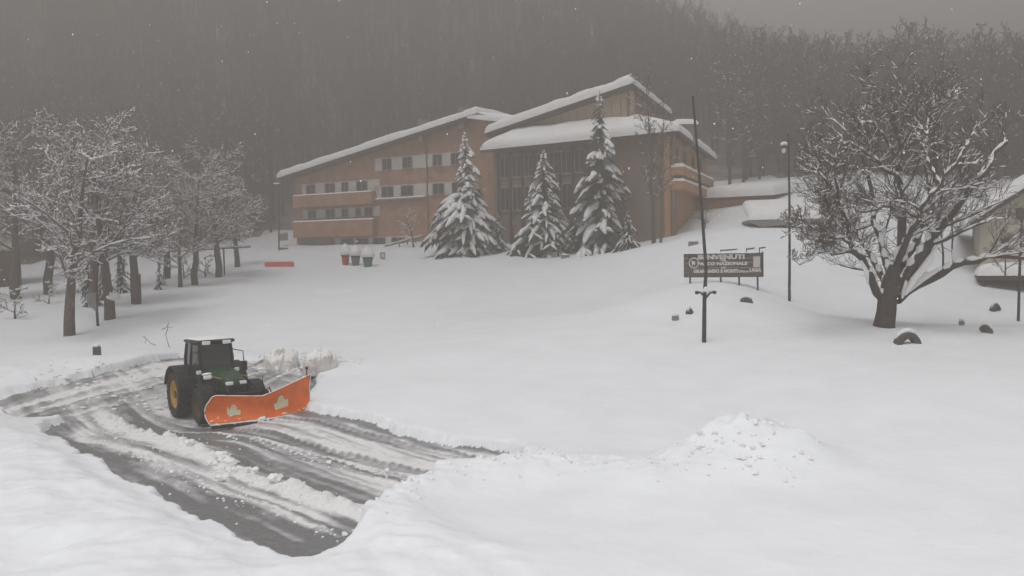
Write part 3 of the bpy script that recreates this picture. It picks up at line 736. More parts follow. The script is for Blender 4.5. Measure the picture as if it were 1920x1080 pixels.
# --- the big old tree on the right: limbs follow the photograph, each at its own depth
bt_base = foot(1660, 612, .35); DB = bt_base[1]
bt = empty('bare_tree', bt_base); tag(bt, 'large many limbed bare tree with snow on its boughs, nearest tree on right', 'tree')
def bp(px, py, dd=0.0): return tuple(P(px, py, DB + dd) - bt_base)
g = Grow(11, n=(9, 7, 4, 3), lr=(.42, .64, .62, .6), ang=(48, 44, 42, 40), wob=(.05, .13, .2, .25), trop=(.06, .09, .09, .06), rr=.36, rmin=.0105, start=(.22, .15, .1, .1))
trunk = [((1656, 628), 0, .58), ((1658, 608), 0, .47), ((1662, 585), 0, .43), ((1664, 560), 0, .42), ((1672, 528), 0, .42), ((1682, 500), 0, .34)]
lines = [  # (pixel, depth offset) points, start radius, end radius
    ([(1655, 560, 0), (1630, 520, -.6), (1606, 480, -1.2), (1592, 435, -1.6), (1578, 385, -2.0), (1560, 330, -2.4)], .20, .05),
    ([(1668, 530, 0), (1690, 470, .4), (1692, 410, .8), (1690, 340, 1.0), (1690, 285, 1.2), (1678, 225, 1.3), (1668, 172, 1.4)], .26, .035),
    ([(1684, 545, 0), (1722, 490, -.5), (1758, 440, -.9), (1800, 385, -1.3), (1842, 320, -1.6), (1892, 265, -2.0)], .28, .06),
    ([(1682, 562, 0), (1716, 535, .6), (1762, 510, 1.0), (1812, 488, 1.4), (1868, 485, 1.7), (1940, 478, 2.0)], .24, .05),
    ([(1690, 500, 0), (1716, 455, 1.2), (1740, 400, 1.9), (1756, 340, 2.4), (1754, 285, 2.8), (1744, 228, 3.0), (1752, 170, 3.2)], .19, .03),
    ([(1680, 500, 0), (1700, 440, -1.4), (1730, 395, -2.1), (1762, 345, -2.6), (1800, 282, -3.1)], .17, .04),
    ([(1672, 520, 0), (1650, 450, 1.6), (1640, 390, 2.3), (1622, 315, 2.7), (1608, 250, 3.0), (1618, 200, 3.2)], .18, .03),
    ([(1664, 540, 0), (1632, 470, 2.0), (1600, 430, 2.6), (1572, 390, 3.0), (1548, 340, 3.2), (1545, 290, 3.4)], .15, .03),
    ([(1690, 410, .8), (1668, 388, .3), (1640, 390, -.2), (1612, 398, -.6), (1590, 392, -.9)], .10, .03),
    ([(1690, 345, 1.0), (1664, 318, .4), (1640, 302, 0), (1610, 276, -.4), (1580, 272, -.7)], .10, .03),
    ([(1757, 440, -.9), (1728, 412, -1.3), (1700, 396, -1.7), (1672, 380, -2.0)], .09, .03),
    ([(1692, 290, 1.2), (1720, 240, 1.7), (1742, 215, 1.9), (1780, 180, 2.2), (1790, 165, 2.3)], .09, .025),
    ([(1690, 320, 1.0), (1662, 262, .7), (1642, 235, .5), (1615, 228, .3), (1588, 250, .2)], .08, .025),
    ([(1600, 470, -1.3), (1570, 478, -1.8), (1545, 468, -2.2), (1508, 492, -2.6)], .07, .02),
    ([(1600, 460, -1.3), (1560, 440, -2.2), (1530, 420, -2.8), (1500, 425, -3.3)], .07, .02),
    ([(1586, 420, -1.7), (1552, 392, -2.4), (1522, 372, -2.9)], .07, .02),
    ([(1574, 372, -2.0), (1545, 335, -2.2), (1530, 300, -2.4), (1535, 270, -2.4)], .07, .02),
    ([(1762, 345, -2.6), (1740, 300, -2.2), (1728, 262, -1.8), (1740, 225, -1.5)], .07, .025),
]
rgl = np.random.RandomState(8)
def gnarl(P_, n_=13, amp=.07):
    P_ = np.array(P_); d_ = np.concatenate([[0], np.cumsum(np.linalg.norm(np.diff(P_, axis=0), axis=1))]); u_ = np.linspace(0, d_[-1], n_)
    Q_ = np.stack([np.interp(u_, d_, P_[:, k_]) for k_ in range(3)], 1); Q_[1:-1] = (Q_[:-2] + 2 * Q_[1:-1] + Q_[2:]) / 4
    Q_[1:] += rgl.normal(0, amp, (n_ - 1, 3)); return [tuple(v_) for v_ in Q_]
for pts, a, b_ in lines:
    g.line(gnarl([bp(*q_) for q_ in pts], 12 if len(pts) > 4 else 8), a, b_, 0)
tr = [np.array([bp(q_[0], q_[1], dd) for q_, dd, r_ in trunk]), np.array([r_ for q_, dd, r_ in trunk])]
tubes_obj('trunk', [tuple(tr)], 14, M['bark_dark'], bt)
lowers = [b for k in (0,) for b in g.out[k]]
tubes_obj('limbs', lowers, 8, M['bark_dark'], bt)
tubes_obj('boughs', g.out[1], 5, M['bark_dark'], bt)
tw = [b for k in g.out if k >= 2 for b in g.out[k]]
o = tubes_obj('twigs', tw, 3, M['twig'], bt); o['kind'] = 'stuff'
rg = random.Random(4)
sb = snow_on(lowers, .02, .05, .92, rg, .93, 1.0) + snow_on(g.out[1], .012, .045, .85, rg, .88) + snow_on(g.out[2], .008, .028, .6, rg, .85) + snow_on(g.out.get(3, []), .006, .014, .2, rg, .75)
o = tubes_obj('branch_snow', sb, 5, M['snow_load'], bt); o['kind'] = 'stuff'
# snow plastered in the fork of the trunk
fs = []
for pl_, rr_ in ((((1688, 562, -.36), (1692, 545, -.36), (1697, 525, -.34), (1706, 500, -.4)), (.03, .13, .15, .06)), (((1694, 552, -.55), (1716, 520, -.75), (1738, 490, -.95), (1758, 458, -1.0)), (.05, .15, .15, .06)), (((1628, 528, -.85), (1620, 508, -1.1), (1612, 486, -1.3)), (.04, .11, .05)), (((1700, 548, .1), (1730, 524, .5), (1764, 502, .85)), (.05, .15, .08))):
    fs.append((np.array([bp(*q_) for q_ in pl_]) + np.random.RandomState(len(fs)).normal(0, .05, (len(pl_), 3)), np.array(rr_)))
o = tubes_obj('fork_snow', fs, 10, M['snow_load'], bt); o['kind'] = 'stuff'

# --- generic bare trees as shared meshes
def tree_meshes(seed, H, r, g_args, trunk_frac=.9, lean=(0, 0), snow=.5, sn_thick=.05, tmat='bark_grey', wmat='twig', lv_snow=2, first=.3, tsides=8):
    g = Grow(seed, **g_args)
    g.start = (first,) + tuple(g.start[1:])
    rg = g.rg
    pts = [(lean[0] * t ** 1.5 + rg.gauss(0, .02) * H * .25 * (t > 0), lean[1] * t ** 1.5 + rg.gauss(0, .02) * H * .25 * (t > 0), H * trunk_frac * t) for t in np.linspace(0, 1, 9)]
    g.line(pts, r, r * .12, 0)
    t_ = tubes_np(g.out[0] , tsides); 
    rest = [b for k in g.out if k >= 1 for b in g.out[k]]
    br = tubes_np(g.out[1], 5); tw_ = [b for k in g.out if k >= 2 for b in g.out[k]]
    parts = [('trunk', t_, tmat), ('branches', br, tmat)]
    if tw_: parts.append(('twigs', tubes_np(tw_, 3), wmat))
    if snow:
        sb = []
        for k in range(0, lv_snow + 1):
            if k in g.out: sb += snow_on(g.out[k], .003, sn_thick * (.8 ** k), snow, rg, .88)
        if sb: parts.append(('branch_snow', tubes_np(sb, 4), 'snow_load'))
    return parts
def tree_proto(parts, name, label, cat, group=None):
    e = empty(name, (0, 0, 0)); tag(e, label, cat, group)
    for nm, (V, F), mt in parts:
        o = mesh_obj(nm, V, F, M[mt], e, True)
        if nm in ('twigs', 'branches', 'branch_snow'): o['kind'] = 'stuff'
    return e
def copy_tree(root, label=None):
    c = root.copy(); COL.objects.link(c)
    for ch in list(root.children):
        k = ch.copy(); COL.objects.link(k); k.parent = c
        for g2 in list(ch.children):
            k2 = g2.copy(); COL.objects.link(k2); k2.parent = k
    if label: c['label'] = label
    return c
def place(o, loc, rz=0, s=1.0):
    o.location = tuple(float(v) for v in loc); o.rotation_euler = (0, 0, rz); o.scale = (s, s, s) if not isinstance(s, tuple) else s

# --- row of snow laden trees along the left side of the field
ga = dict(n=(17, 9, 6, 3), lr=(.50, .52, .55, .6), ang=(62, 50, 45, 40), wob=(.02, .12, .18, .22), trop=(.0, .03, -.01, -.04), rr=.34, rmin=.014, start=(.3, .1, .1, .1))
row_meshes = [tree_meshes(100 + k, 11.0, .34, ga, .93, ((1.3, -.9, .7, .3)[k], (.2, .5, -.3, 0)[k]), snow=.8, sn_thick=.075, lv_snow=3, first=.30) for k in range(4)]
ROW = [ (130, 626, 1.0, 0, 'bare snowy tree with crooked trunk, nearest and leftmost of the left row'),
        (206, 600, 1.02, 1, 'bare snowy tree with snow lump on its trunk, second in the left row'),
        (256, 569, 1.05, 2, 'bare snowy tree with a marker board leaning at its trunk, third in left row'),
        (178, 575, 1.05, 3, 'bare snowy tree right behind the thin leaning pole on the left'),
        (312, 522, 1.05, 0, 'bare snowy tree at the left end of the horizontal rail'),
        (366, 535, .92, 1, 'short trunked snowy tree standing under the middle of the horizontal rail'),
        (410, 520, 1.0, 2, 'bare snowy tree beside the right post of the horizontal rail'),
        (338, 540, .62, 3, 'small snowy tree with low spreading twigs in front of the rail'),
        (445, 500, .85, 0, 'rightmost and farthest snowy tree of the left row, nearest the hotel'),
        (92, 552, 1.15, 1, 'dim snowy tree behind the nearest trunk, close to the foggy house'),
        (228, 540, 1.1, 3, 'dim snowy tree behind the second and third trunks of the left row'),
        (30, 560, 1.2, 2, 'dim snowy tree standing before the foggy house at the left edge') ]
protos = {}
for i, (px, py, s_, k, lab) in enumerate(ROW):
    if k not in protos: o = protos[k] = tree_proto(row_meshes[k], 'row_tree', lab, 'tree', 'snowy trees in a row on the left'); 
    else: o = copy_tree(protos[k], lab)
    place(o, foot(px, py, .3), i * 1.9, s_)
# snow lump on the second trunk, drawn as its own load: part of that tree
t2 = [o for o in COL.objects if o.get('label', '').startswith('bare snowy tree with snow lump')][0]
c = MB(); c.blob((.05, -.2, 1.7), .44, .42, .3, 5, .15, 9, 6); o = c.build('trunk_snow', M['snow_load'], t2, True)

# --- small trees and bushes
gb = dict(n=(9, 6, 4), lr=(.55, .55, .5), ang=(45, 42, 40), wob=(.05, .12, .2), trop=(.05, .05, .02), rr=.5, rmin=.011, start=(.15, .15, .15))
sm = tree_meshes(201, 4.6, .10, gb, .8, (.9, 0), snow=.85, sn_thick=.06, lv_snow=2, first=.12)
o = tree_proto(sm, 'small_tree', 'small bent bare tree with white twigs in front of the brick facade', 'tree'); place(o, foot(776, 464, .1), 2.6, (1.25, 1.0, 1.0))
# tall slim bare tree before the hotel corner
gc = dict(n=(18, 7, 4, 2), lr=(.24, .55, .5, .5), ang=(38, 42, 40, 40), wob=(.012, .1, .18, .2), trop=(.02, .07, .04, 0), rr=.4, rmin=.013, start=(.3, .15, .15, .1))
tm = tree_meshes(202, 14.6, .2, gc, .95, (-.5, 0), snow=.28, sn_thick=.05, lv_snow=2, first=.25, tmat='bark_grey')
o = tree_proto(tm, 'slim_tree', 'tall slim bare tree before the corner of the hotel', 'tree'); place(o, foot(1226, 457, .2), .4, 1.0)
o2 = copy_tree(o, 'thinner bare stem close to the right of the tall slim tree'); place(o2, foot(1239, 455, .2), 2.9, (.55, .55, .82))
o3 = tree_proto(tree_meshes(203, 3.2, .05, gb, .7, (.2, 0), snow=.5, sn_thick=.03, lv_snow=1, first=.05, tmat='twig'), 'bare_bush', 'thin bare bush poking through snow below the annex', 'bush'); place(o3, foot(1322, 428, .1), .3, (1.2, 1.2, 1.0))
o4 = copy_tree(o3, 'bare bush in front of the plastered house at the right edge'); place(o4, P(1885, 470, 54.0) - [0, 0, 1.6], 1.3, 1.15)
gd = dict(n=(8, 6, 4), lr=(.7, .5, .5), ang=(60, 45, 40), wob=(.08, .12, .2), trop=(-.02, .0, .0), rr=.5, rmin=.014, start=(.05, .15, .15))
bm = tree_meshes(204, 2.6, .07, gd, .7, (.1, 0), snow=.9, sn_thick=.09, lv_snow=2, first=.05)
bb = [(28, 598, 1.1, 'snow laden bush in front of the terrace at far left'), (92, 568, .9, 'snow laden bush left of the nearest trunk at the far left'), (345, 522, 1.2, 'snow laden bush between the two trunks under the rail'), (385, 520, 1.1, 'snow laden bush close beside the right rail post')]
for i, (px, py, s_, lab) in enumerate(bb):
    if i == 0: bo = o = tree_proto(bm, 'snowy_bush', lab, 'bush', 'snow laden bushes under the left trees')
    else: o = copy_tree(bo, lab)
    place(o, foot(px, py, .15), i * 2.1, s_)

# --- spruces
def spruce(seed, H, Rr, snow_p, name, label, cat='tree', group=None, droop=.55, nw=30, per=11, zlo=.04):
    rg = random.Random(seed); e = empty(name, (0, 0, 0)); tag(e, label, cat, group)
    tubes_obj('trunk', [(np.array([(0, 0, H * t) for t in np.linspace(0, 1, 5)]), np.array([.24, .19, .14, .09, .02]) * H / 14)], 7, M['bark_dark'], e)
    NV, NF, fr, sn_ = [], [], [], []
    for w_ in range(nw):
        f = w_ / (nw - 1); z = H * (zlo + (1 - zlo - .02) * f); Lm = Rr * (1 - f) ** .82 + .12
        for k in range(max(4, int(per * (1 - .5 * f)))):
            a = rg.uniform(0, 2 * math.pi); L = Lm * rg.uniform(.55, 1.15) * (.95 + 1.05 * float(vnoise(np.array(a * .95 + seed), np.array(z * .42), seed))); zz = z + rg.uniform(-.3, .3) * H / nw * 1.5
            ca, sa = math.cos(a), math.sin(a); dz = -droop * rg.uniform(.7, 1.3)
            pts = [np.array([ca * L * t, sa * L * t, zz + L * (.10 * t + dz * t ** 1.6)]) for t in (0, .33, .66, 1)]
            side = np.array([-sa, ca, 0])
            # needle sprays: flat leaf shapes along the branch and hanging side shoots
            wd = [.05, .24, .20, .02]
            b0 = len(NV)
            for p_, wq in zip(pts, wd):
                NV.append(p_ + side * wq * L * rg.uniform(.7, 1.2) + np.array([0, 0, -.05 * L])); NV.append(p_ + np.array([0, 0, .03])); NV.append(p_ - side * wq * L * rg.uniform(.7, 1.2) + np.array([0, 0, -.05 * L]))
            for q_ in range(3):
                NF += [(b0 + q_ * 3, b0 + q_ * 3 + 1, b0 + q_ * 3 + 4, b0 + q_ * 3 + 3), (b0 + q_ * 3 + 1, b0 + q_ * 3 + 2, b0 + q_ * 3 + 5, b0 + q_ * 3 + 4)]
            for t in (.35, .55, .75, .92):
                p_ = pts[0] * (1 - t) + pts[3] * t; p_[2] = zz + L * (.10 * t + dz * t ** 1.6)
                for sg in (-1, 1):
                    tip = p_ + side * sg * L * .26 * rg.uniform(.5, 1.2) + np.array([ca, sa, 0]) * L * .12 + np.array([0, 0, -L * .2 * rg.uniform(.5, 1.4)])
                    b0 = len(NV); hw = np.array([ca, sa, 0]) * .07 * L
                    NV += [p_ - hw, p_ + hw, tip]; NF.append((b0, b0 + 1, b0 + 2))
            if rg.random() < snow_p:
                t0 = rg.uniform(.12, .4); r_ = min(.34, .10 + .10 * L * rg.uniform(.6, 1.3)) * H / 14 * 1.05
                pp = []
                for t in np.linspace(t0, 1.02, 5):
                    q_ = pts[0] * (1 - t) + pts[3] * t; q_[2] = zz + L * (.10 * t + dz * t ** 1.6) + r_ * .45; pp.append(q_ + side * rg.uniform(-.06, .06) * L)
                sn_.append((np.array(pp), np.array([r_ * .25, r_ * .9 * rg.uniform(.7, 1.2), r_ * rg.uniform(.8, 1.2), r_ * .9 * rg.uniform(.6, 1.2), r_ * .25])))
                if L > 1.1:
                    for sg in (-1, 1):
                        t = rg.uniform(.4, .8); q_ = pts[0] * (1 - t) + pts[3] * t; q_[2] = zz + L * (.10 * t + dz * t ** 1.6)
                        q2 = q_ + side * sg * L * .26 + np.array([ca, sa, 0]) * L * .1 + np.array([0, 0, -L * .14])
                        rs = r_ * .6; up_ = np.array([0, 0, rs * .4])
                        sn_.append((np.array([q_ + up_, (q_ + q2) / 2 + up_ * 1.5, q2 + up_]), np.array([rs * .5, rs, rs * .3])))
    o = mesh_obj('foliage', np.array(NV), NF, M['needles'], e); o['kind'] = 'stuff'
    if sn_:
        o = tubes_obj('snow_load', sn_, 5, M['snow_load'], e, True); o['kind'] = 'stuff'
    return e
SP = [(876, 473, 244, 66, .95, 'snow covered spruce left of the two big ones before the hotel'), (1022, 474, 278, 74, .9, 'broad snow covered spruce right of the two big ones before the hotel'), (1128, 471, 168, 62, .3, 'tallest and greyest spruce with little snow, right of the two white spruces')]
for i, (px, py, ptop, wpx, sp_, lab) in enumerate(SP):
    b_ = foot(px, py, .2); H = (py - ptop) / FPX * b_[1]; Rr = wpx / FPX * b_[1]
    if i < 2:
        o = spruce(300 + i, H, Rr, sp_, 'spruce', lab, group='spruces before the hotel', nw=34, per=13, droop=.6)
    else:
        o = spruce(302, H, Rr, .5, 'spruce', lab, group='spruces before the hotel', nw=46, per=9, droop=.75, zlo=.06)
    place(o, b_, i)
SP2 = [(168, 575, 455, 24, 'small white conifer left of the thin leaning pole'), (196, 562, 440, 20, 'small white conifer just right of the thin leaning pole'), (228, 550, 452, 16, 'small pointed white conifer between the second and third trunks'), (300, 545, 470, 14, 'small white conifer right of the third trunk in the left row'), (1178, 468, 392, 34, 'low white young spruce to the right of the tallest spruce'), (1090, 470, 360, 40, 'short white young spruce between the middle and tallest spruces'), (935, 470, 395, 30, 'low white young spruce between the left and middle spruces')]
for i, (px, py, ptop, wpx, lab) in enumerate(SP2):
    b_ = foot(px, py, .2); H = (py - ptop) / FPX * b_[1]; Rr = wpx / FPX * b_[1]
    o = spruce(320 + i, H, Rr, 1.0, 'young_spruce', lab, droop=.75, nw=16, per=8); place(o, b_, i)

# --- the forest on the slope: shared bare tree meshes
gf = dict(n=(16, 6, 3), lr=(.30, .5, .5), ang=(44, 42, 40), wob=(.02, .1, .18), trop=(.02, .08, .06), rr=.42, rmin=.028, start=(.32, .15, .15))
fv = []
for k in range(6):
    g = Grow(400 + k, **gf); H = 14.0
    pts = [(g.rg.gauss(0, .15) * t, g.rg.gauss(0, .15) * t, H * t) for t in np.linspace(0, 1, 6)]
    g.line(pts, .2, .04, 0)
    V1, F1 = tubes_np(g.out[0], 6); V2, F2 = tubes_np([b for q_ in g.out if q_ >= 1 for b in g.out[q_]], 3)
    rg = random.Random(k); sb = snow_on(g.out[1], .01, .06, .35, rg, .8) + snow_on(g.out[2], .01, .05, .12, rg, .8)
    V3, F3 = tubes_np(sb, 3)
    fv.append((V1, F1, V2, F2, V3, F3))
def fmesh(name, k):
    V1, F1, V2, F2, V3, F3 = fv[k]
    V = np.concatenate([V1, V2, V3]); F = F1 + [f + len(V1) for f in F2] + [f + len(V1) + len(V2) for f in F3]
    n1 = sum(len(f) for f in F1) + sum(len(f) for f in F2); n3 = sum(len(f) for f in F3)
    return mesh_obj(name, V, F, None, None, True, [M['forest_twig'], M['snow_load']], [0] * n1 + [1] * n3)
rg = random.Random(77)
cand = []
tries = 0
cells = {}
while len(cand) < 2300 and tries < 60000:
    tries += 1
    y = 96 + 95 * rg.random() ** .95; x = rg.uniform(-.72, .75) * y * 1.0
    px_ = 960 + FPX * x / y
    lo = np.interp(px_, [-400, 0, 300, 500, 560, 1340, 1400, 1600, 1760, 1900, 2300], [108, 108, 114, 120, 130, 130, 112, 108, 104, 99, 96])
    if y < lo: continue
    sp_ = 2.2
    key = (int(x // sp_), int(y // sp_))
    if any(math.hypot(x - a, y - b_) < sp_ * .8 for i in (-1, 0, 1) for j in (-1, 0, 1) for a, b_ in cells.get((key[0] + i, key[1] + j), [])): continue
    # keep the skyline: no trees on the far side of the ridge
    cells.setdefault(key, []).append((x, y)); cand.append((x, y))
def vis(x, y):
    px_ = 960 + FPX * x / y
    if px_ < -20 or px_ > 1940: return False
    if 545 < px_ < 1345 and y < 135: return False      # behind the hotel
    return True
near = sorted([c for c in cand if vis(*c)], key=lambda c: c[1] * (1.25 if 560 < 960 + FPX * c[0] / c[1] < 1340 else 1.0))[:300]
nset = set(near)
fp = [None] * 6
def side_label(px_, y):
    if px_ < 560: return 'bare forest tree in the fog behind the snowy left row', 'forest trees left of the hotel'
    if px_ < 1345: return 'bare forest tree on the hill showing above the hotel roof', 'forest trees above the hotel'
    if px_ < 1560: return 'bare forest tree on the slope between hotel and big tree', 'forest trees right of the hotel'
    return 'bare dark forest tree behind the big tree and right house', 'forest trees behind the big tree'
for i, (x, y) in enumerate(near):
    k = i % 6
    if fp[k] is None: o = fp[k] = fmesh('forest_tree', k)
    else: o = fp[k].copy(); COL.objects.link(o)
    lab, grp = side_label(960 + FPX * x / y, y)
    tag(o, lab, 'tree', grp)
    h = rg.uniform(.8, 1.25)
    o.location = (x, y, float(gz(x, y)) - .2); o.rotation_euler = (0, 0, rg.uniform(0, 6.28)); o.scale = (h * 1.05, h * 1.05, h)
AV, AF, nv_ = [], [], 0; MI = []
for (x, y) in cand:
    if (x, y) in nset: continue
    k = rg.randrange(6); V1, F1, V2, F2, V3, F3 = fv[k]; a = rg.uniform(0, 6.28); h = rg.uniform(.75, 1.2)
    ca, sa = math.cos(a) * h, math.sin(a) * h
    # far copies: trunk and a random share of the branches
    n_q = len(V2) // 3
    V = np.concatenate([V1, V2]); W_ = np.stack([V[:, 0] * ca - V[:, 1] * sa + x, V[:, 0] * sa + V[:, 1] * ca + y, V[:, 2] * h + gz(x, y) - .2], 1)
    AV.append(W_); 
    keep = [f[np.random.RandomState(len(AV)).rand(len(f)) < .62] for f in F2]
    AF += [f + nv_ for f in F1] + [f + nv_ + len(V1) for f in keep]; nv_ += len(V)
o = mesh_obj('distant_forest', np.concatenate(AV), AF, M['forest_twig'], None, True); o['kind'] = 'stuff'; o['label'] = 'bare foggy forest covering the far slope'
print('FOREST', len(cand), len(near), 'stuff tris', sum(len(f) for f in AF) * 2)
# conifer standing out of the ridge behind the big tree, and two stems beside the annex
e = spruce(350, 15, 3.2, .25, 'ridge_spruce', 'dark conifer rising above the ridge line behind the big tree', droop=.45, nw=22, per=8)
b_ = P(1722, 72, 140); place(e, (b_[0], b_[1], b_[2] - 15))
gn = dict(n=(13, 7, 4, 3), lr=(.34, .55, .5, .5), ang=(60, 48, 42, 40), wob=(.015, .1, .18, .2), trop=(0, .02, .0, 0), rr=.4, rmin=.018, start=(.25, .15, .15, .1))
nm = tree_meshes(360, 13, .22, gn, .95, (0, 0), snow=.4, sn_thick=.06, lv_snow=2, first=.2, tmat='bark_dark')
for i, (px, py, s_, lab) in enumerate([(1368, 335, 1.05, 'tall bare trunk just right of the hotel end wall'), (1394, 335, 1.0, 'second bare trunk from the hotel end wall, above the annex roof'), (1424, 335, .85, 'bare tree with white twigs just left of the right flagpole')]):
    if i == 0: no = o = tree_proto(nm, 'hillside_tree', lab, 'tree')
    else: o = copy_tree(no, lab)
    b_ = P(px, py, 110 + i); place(o, (b_[0], b_[1], gz(b_[0], b_[1]) - .2), i * 1.7, s_)
# ------------------------------------------------------------------ tractor with its snow plough
hd = nrm([0.588, -0.809])
rzT = math.atan2(hd[1], hd[0])
tip = hit(340, 777, ROAD_Z)      # where the right rear wheel stands
T0 = np.array([tip[0], tip[1], 0]) + np.array([hd[0], hd[1], 0]) * 1.0 + np.array([-hd[1], hd[0], 0]) * .98
T0[2] = ROAD_Z + float(g0(T0[0], T0[1])) - .02
tr = empty('tractor', T0, rzT); tr.rotation_euler = (0, -.035, rzT)
tag(tr, 'green tractor pushing an orange two winged snow plough on the ploughed lot', 'tractor')
def tyre_profile(r, w):  # closed (radius, offset) ring
    h = w / 2
    return [(r * .60, -h * .78), (r * .72, -h * .98), (r * .90, -h * 1.0), (r * .965, -h * .82), (r * .975, -h * .3), (r * .975, h * .3), (r * .965, h * .82), (r * .90, h), (r * .72, h * .98), (r * .60, h * .78), (r * .60, -h * .78)]
def wheel(x, y, r, w, sgn, parent):
    root = empty('wheel', (x, y, r)); root.parent = parent
    t = MB(); t.lathe(tyre_profile(r, w), 'y', n=36)
    nl = 22 if r > .8 else 18
    for k in range(nl):          # chevron lugs
        for sd_ in (-1, 1):
            a0 = 2 * math.pi * (k + (.5 if sd_ > 0 else 0)) / nl; a1 = a0 + .20
            q_ = []
            for rr_ in (r * .955, r * 1.0):
                for (aa, yy) in ((a0, sd_ * w * .02), (a0 + .085, sd_ * w * .02), (a1 + .085, sd_ * w * .49), (a1, sd_ * w * .49)):
                    q_.append((rr_ * math.cos(aa), yy, rr_ * math.sin(aa)))
            t.hexa(q_)
    t.build('tyre', M['tyre'], root)
    m_ = MB(); m_.lathe([(r * .615, -w * .40), (r * .615, w * .40), (r * .56, w * .41), (r * .52, w * .2), (r * .30, w * .12), (r * .26, w * .28), (.02, w * .30), (.02, w * .1), (r * .3, w * .06), (r * .55, w * .1), (r * .56, -w * .40), (r * .615, -w * .40)] if sgn > 0 else
                    [(r * .615, w * .40), (r * .615, -w * .40), (r * .56, -w * .41), (r * .52, -w * .2), (r * .30, -w * .12), (r * .26, -w * .28), (.02, -w * .30), (.02, -w * .1), (r * .3, -w * .06), (r * .55, -w * .1), (r * .56, w * .40), (r * .615, w * .40)], 'y', n=28)
    m_.build('rim', M['rim_yellow' if r > .8 else 'rim_dirty'], root, True)
    hb_ = MB(); hb_.lathe([(.001, sgn * w * .31), (r * .16, sgn * w * .31), (r * .16, sgn * w * .36), (.001, sgn * w * .36)], 'y', n=14); hb_.build('hub', M['black_paint'], root)
    return root
for sgn in (-1, 1):
    wheel(-1.0, sgn * .98, .86, .58, sgn, tr)
    wheel(1.62, sgn * .92, .66, .46, sgn, tr)
# chassis, axles
c = MB(); c.bbox(-1.35, 2.2, -.32, .32, .55, 1.12, .05); c.bbox(-1.25, -.72, -.7, .7, .68, 1.1, .05); c.bbox(1.45, 1.8, -.7, .7, .5, .8, .04); c.bbox(-.6, .55, .3, .62, .55, .95, .04); c.bbox(-.6, .55, -.62, -.3, .55, .95, .04)
c.build('chassis', M['black_paint'], tr)
# bonnet: sloping, rounded in section
def section(x, w, zt, zb_, rnd=.16):
    h = w / 2
    return [(x, -h, zb_), (x, -h, zt - rnd), (x, -h + rnd * .35, zt - rnd * .3), (x, -h + rnd, zt), (x, 0, zt + .03), (x, h - rnd, zt), (x, h - rnd * .35, zt - rnd * .3), (x, h, zt - rnd), (x, h, zb_)]
def loft(secs, cap=True):
    k = len(secs[0]); V = [p for s_ in secs for p in s_]; F = []
    for i in range(len(secs) - 1):
        for j in range(k): F.append((i * k + j, (i + 1) * k + j, (i + 1) * k + (j + 1) % k, i * k + (j + 1) % k))
    if cap: F += [tuple(range(k)), tuple(range(len(V) - 1, len(V) - k - 1, -1))]
    return MB().add(V, F)
bon = loft([section(.38, .95, 1.92, 1.10), section(1.0, .92, 1.88, 1.12), section(1.7, .86, 1.78, 1.15), section(2.2, .80, 1.66, 1.15), section(2.42, .70, 1.55, 1.15, .14), section(2.5, .58, 1.42, 1.17, .1)])
bn = bon.build('bonnet', M['tractor_green'], tr, False)
c = MB()
for k in range(5): c.box(1.0 + k * .22, 1.14 + k * .22, -.478 + k * .012, .478 - k * .012, 1.28, 1.55)
c.build('vent', M['black_paint'], bn)
c = MB(); c.bbox(2.44, 2.55, -.30, .30, .95, 1.36, .02); c.build('grille', M['black_paint'], bn)
for sgn in (-1, 1):
    c = MB(); c.bbox(2.38, 2.56, min(sgn * .12, sgn * .36), max(sgn * .12, sgn * .36), 1.38, 1.50, .02); c.build('headlight', M['lamp_lens'], bn)
    c = MB(); c.bbox(.6, 2.3, min(sgn * .462, sgn * .476), max(sgn * .462, sgn * .476), 1.6, 1.64, .004); c.build('stripe', M['rim_yellow'], bn)
c = MB(); c.bbox(2.2, 2.75, -.42, .42, .55, .98, .04); c.build('front_weight', M['black_paint'], tr)
# cab: posts, roof, panes
cabz0, cabz1 = 1.25, 2.80
def post(pts, r=.045): return MB().tube(pts, r, 6)
cabr = MB(); cabr.bbox(-1.1, .35, -.66, .66, .95, 1.62, .06); cab = cabr.build('cab', M['tractor_green'], tr)
for sgn in (-1, 1):
    post([(.42, sgn * .56, 1.62), (.34, sgn * .62, 2.2), (.28, sgn * .58, 2.74)], .05).build('pillar', M['black_paint'], cab)
    post([(-.45, sgn * .72, 1.55), (-.45, sgn * .70, 2.2), (-.45, sgn * .63, 2.74)], .04).build('pillar', M['black_paint'], cab)
    post([(-1.15, sgn * .70, 1.62), (-1.2, sgn * .68, 2.2), (-1.15, sgn * .62, 2.74)], .06).build('pillar', M['black_paint'], cab)
def pane(name, c4, th=.012):
    c4 = [np.array(v, float) for v in c4]; n_ = nrm(np.cross(c4[1] - c4[0], c4[3] - c4[0])) * th
    MB().hexa([v - n_ for v in c4] + [v + n_ for v in c4]).build(name, M['glass'], cab)
pane('windscreen', [(.42, -.54, 1.64), (.42, .54, 1.64), (.27, .56, 2.72), (.27, -.56, 2.72)])
pane('rear_pane', [(-1.16, -.66, 1.64), (-1.16, .66, 1.64), (-1.15, .58, 2.72), (-1.15, -.58, 2.72)])
for sgn in (-1, 1):
    pane('side_pane', [(.36, sgn * .585, 1.64), (-.42, sgn * .71, 1.6), (-.42, sgn * .63, 2.72), (.26, sgn * .585, 2.72)])
    pane('side_pane', [(-.49, sgn * .715, 1.6), (-1.12, sgn * .70, 1.64), (-1.12, sgn * .62, 2.72), (-.49, sgn * .63, 2.72)])
c = MB(); c.bbox(-1.32, .48, -.70, .70, 2.76, 2.90, .05); rfc = c.build('cab_roof', M['black_paint'], tr)
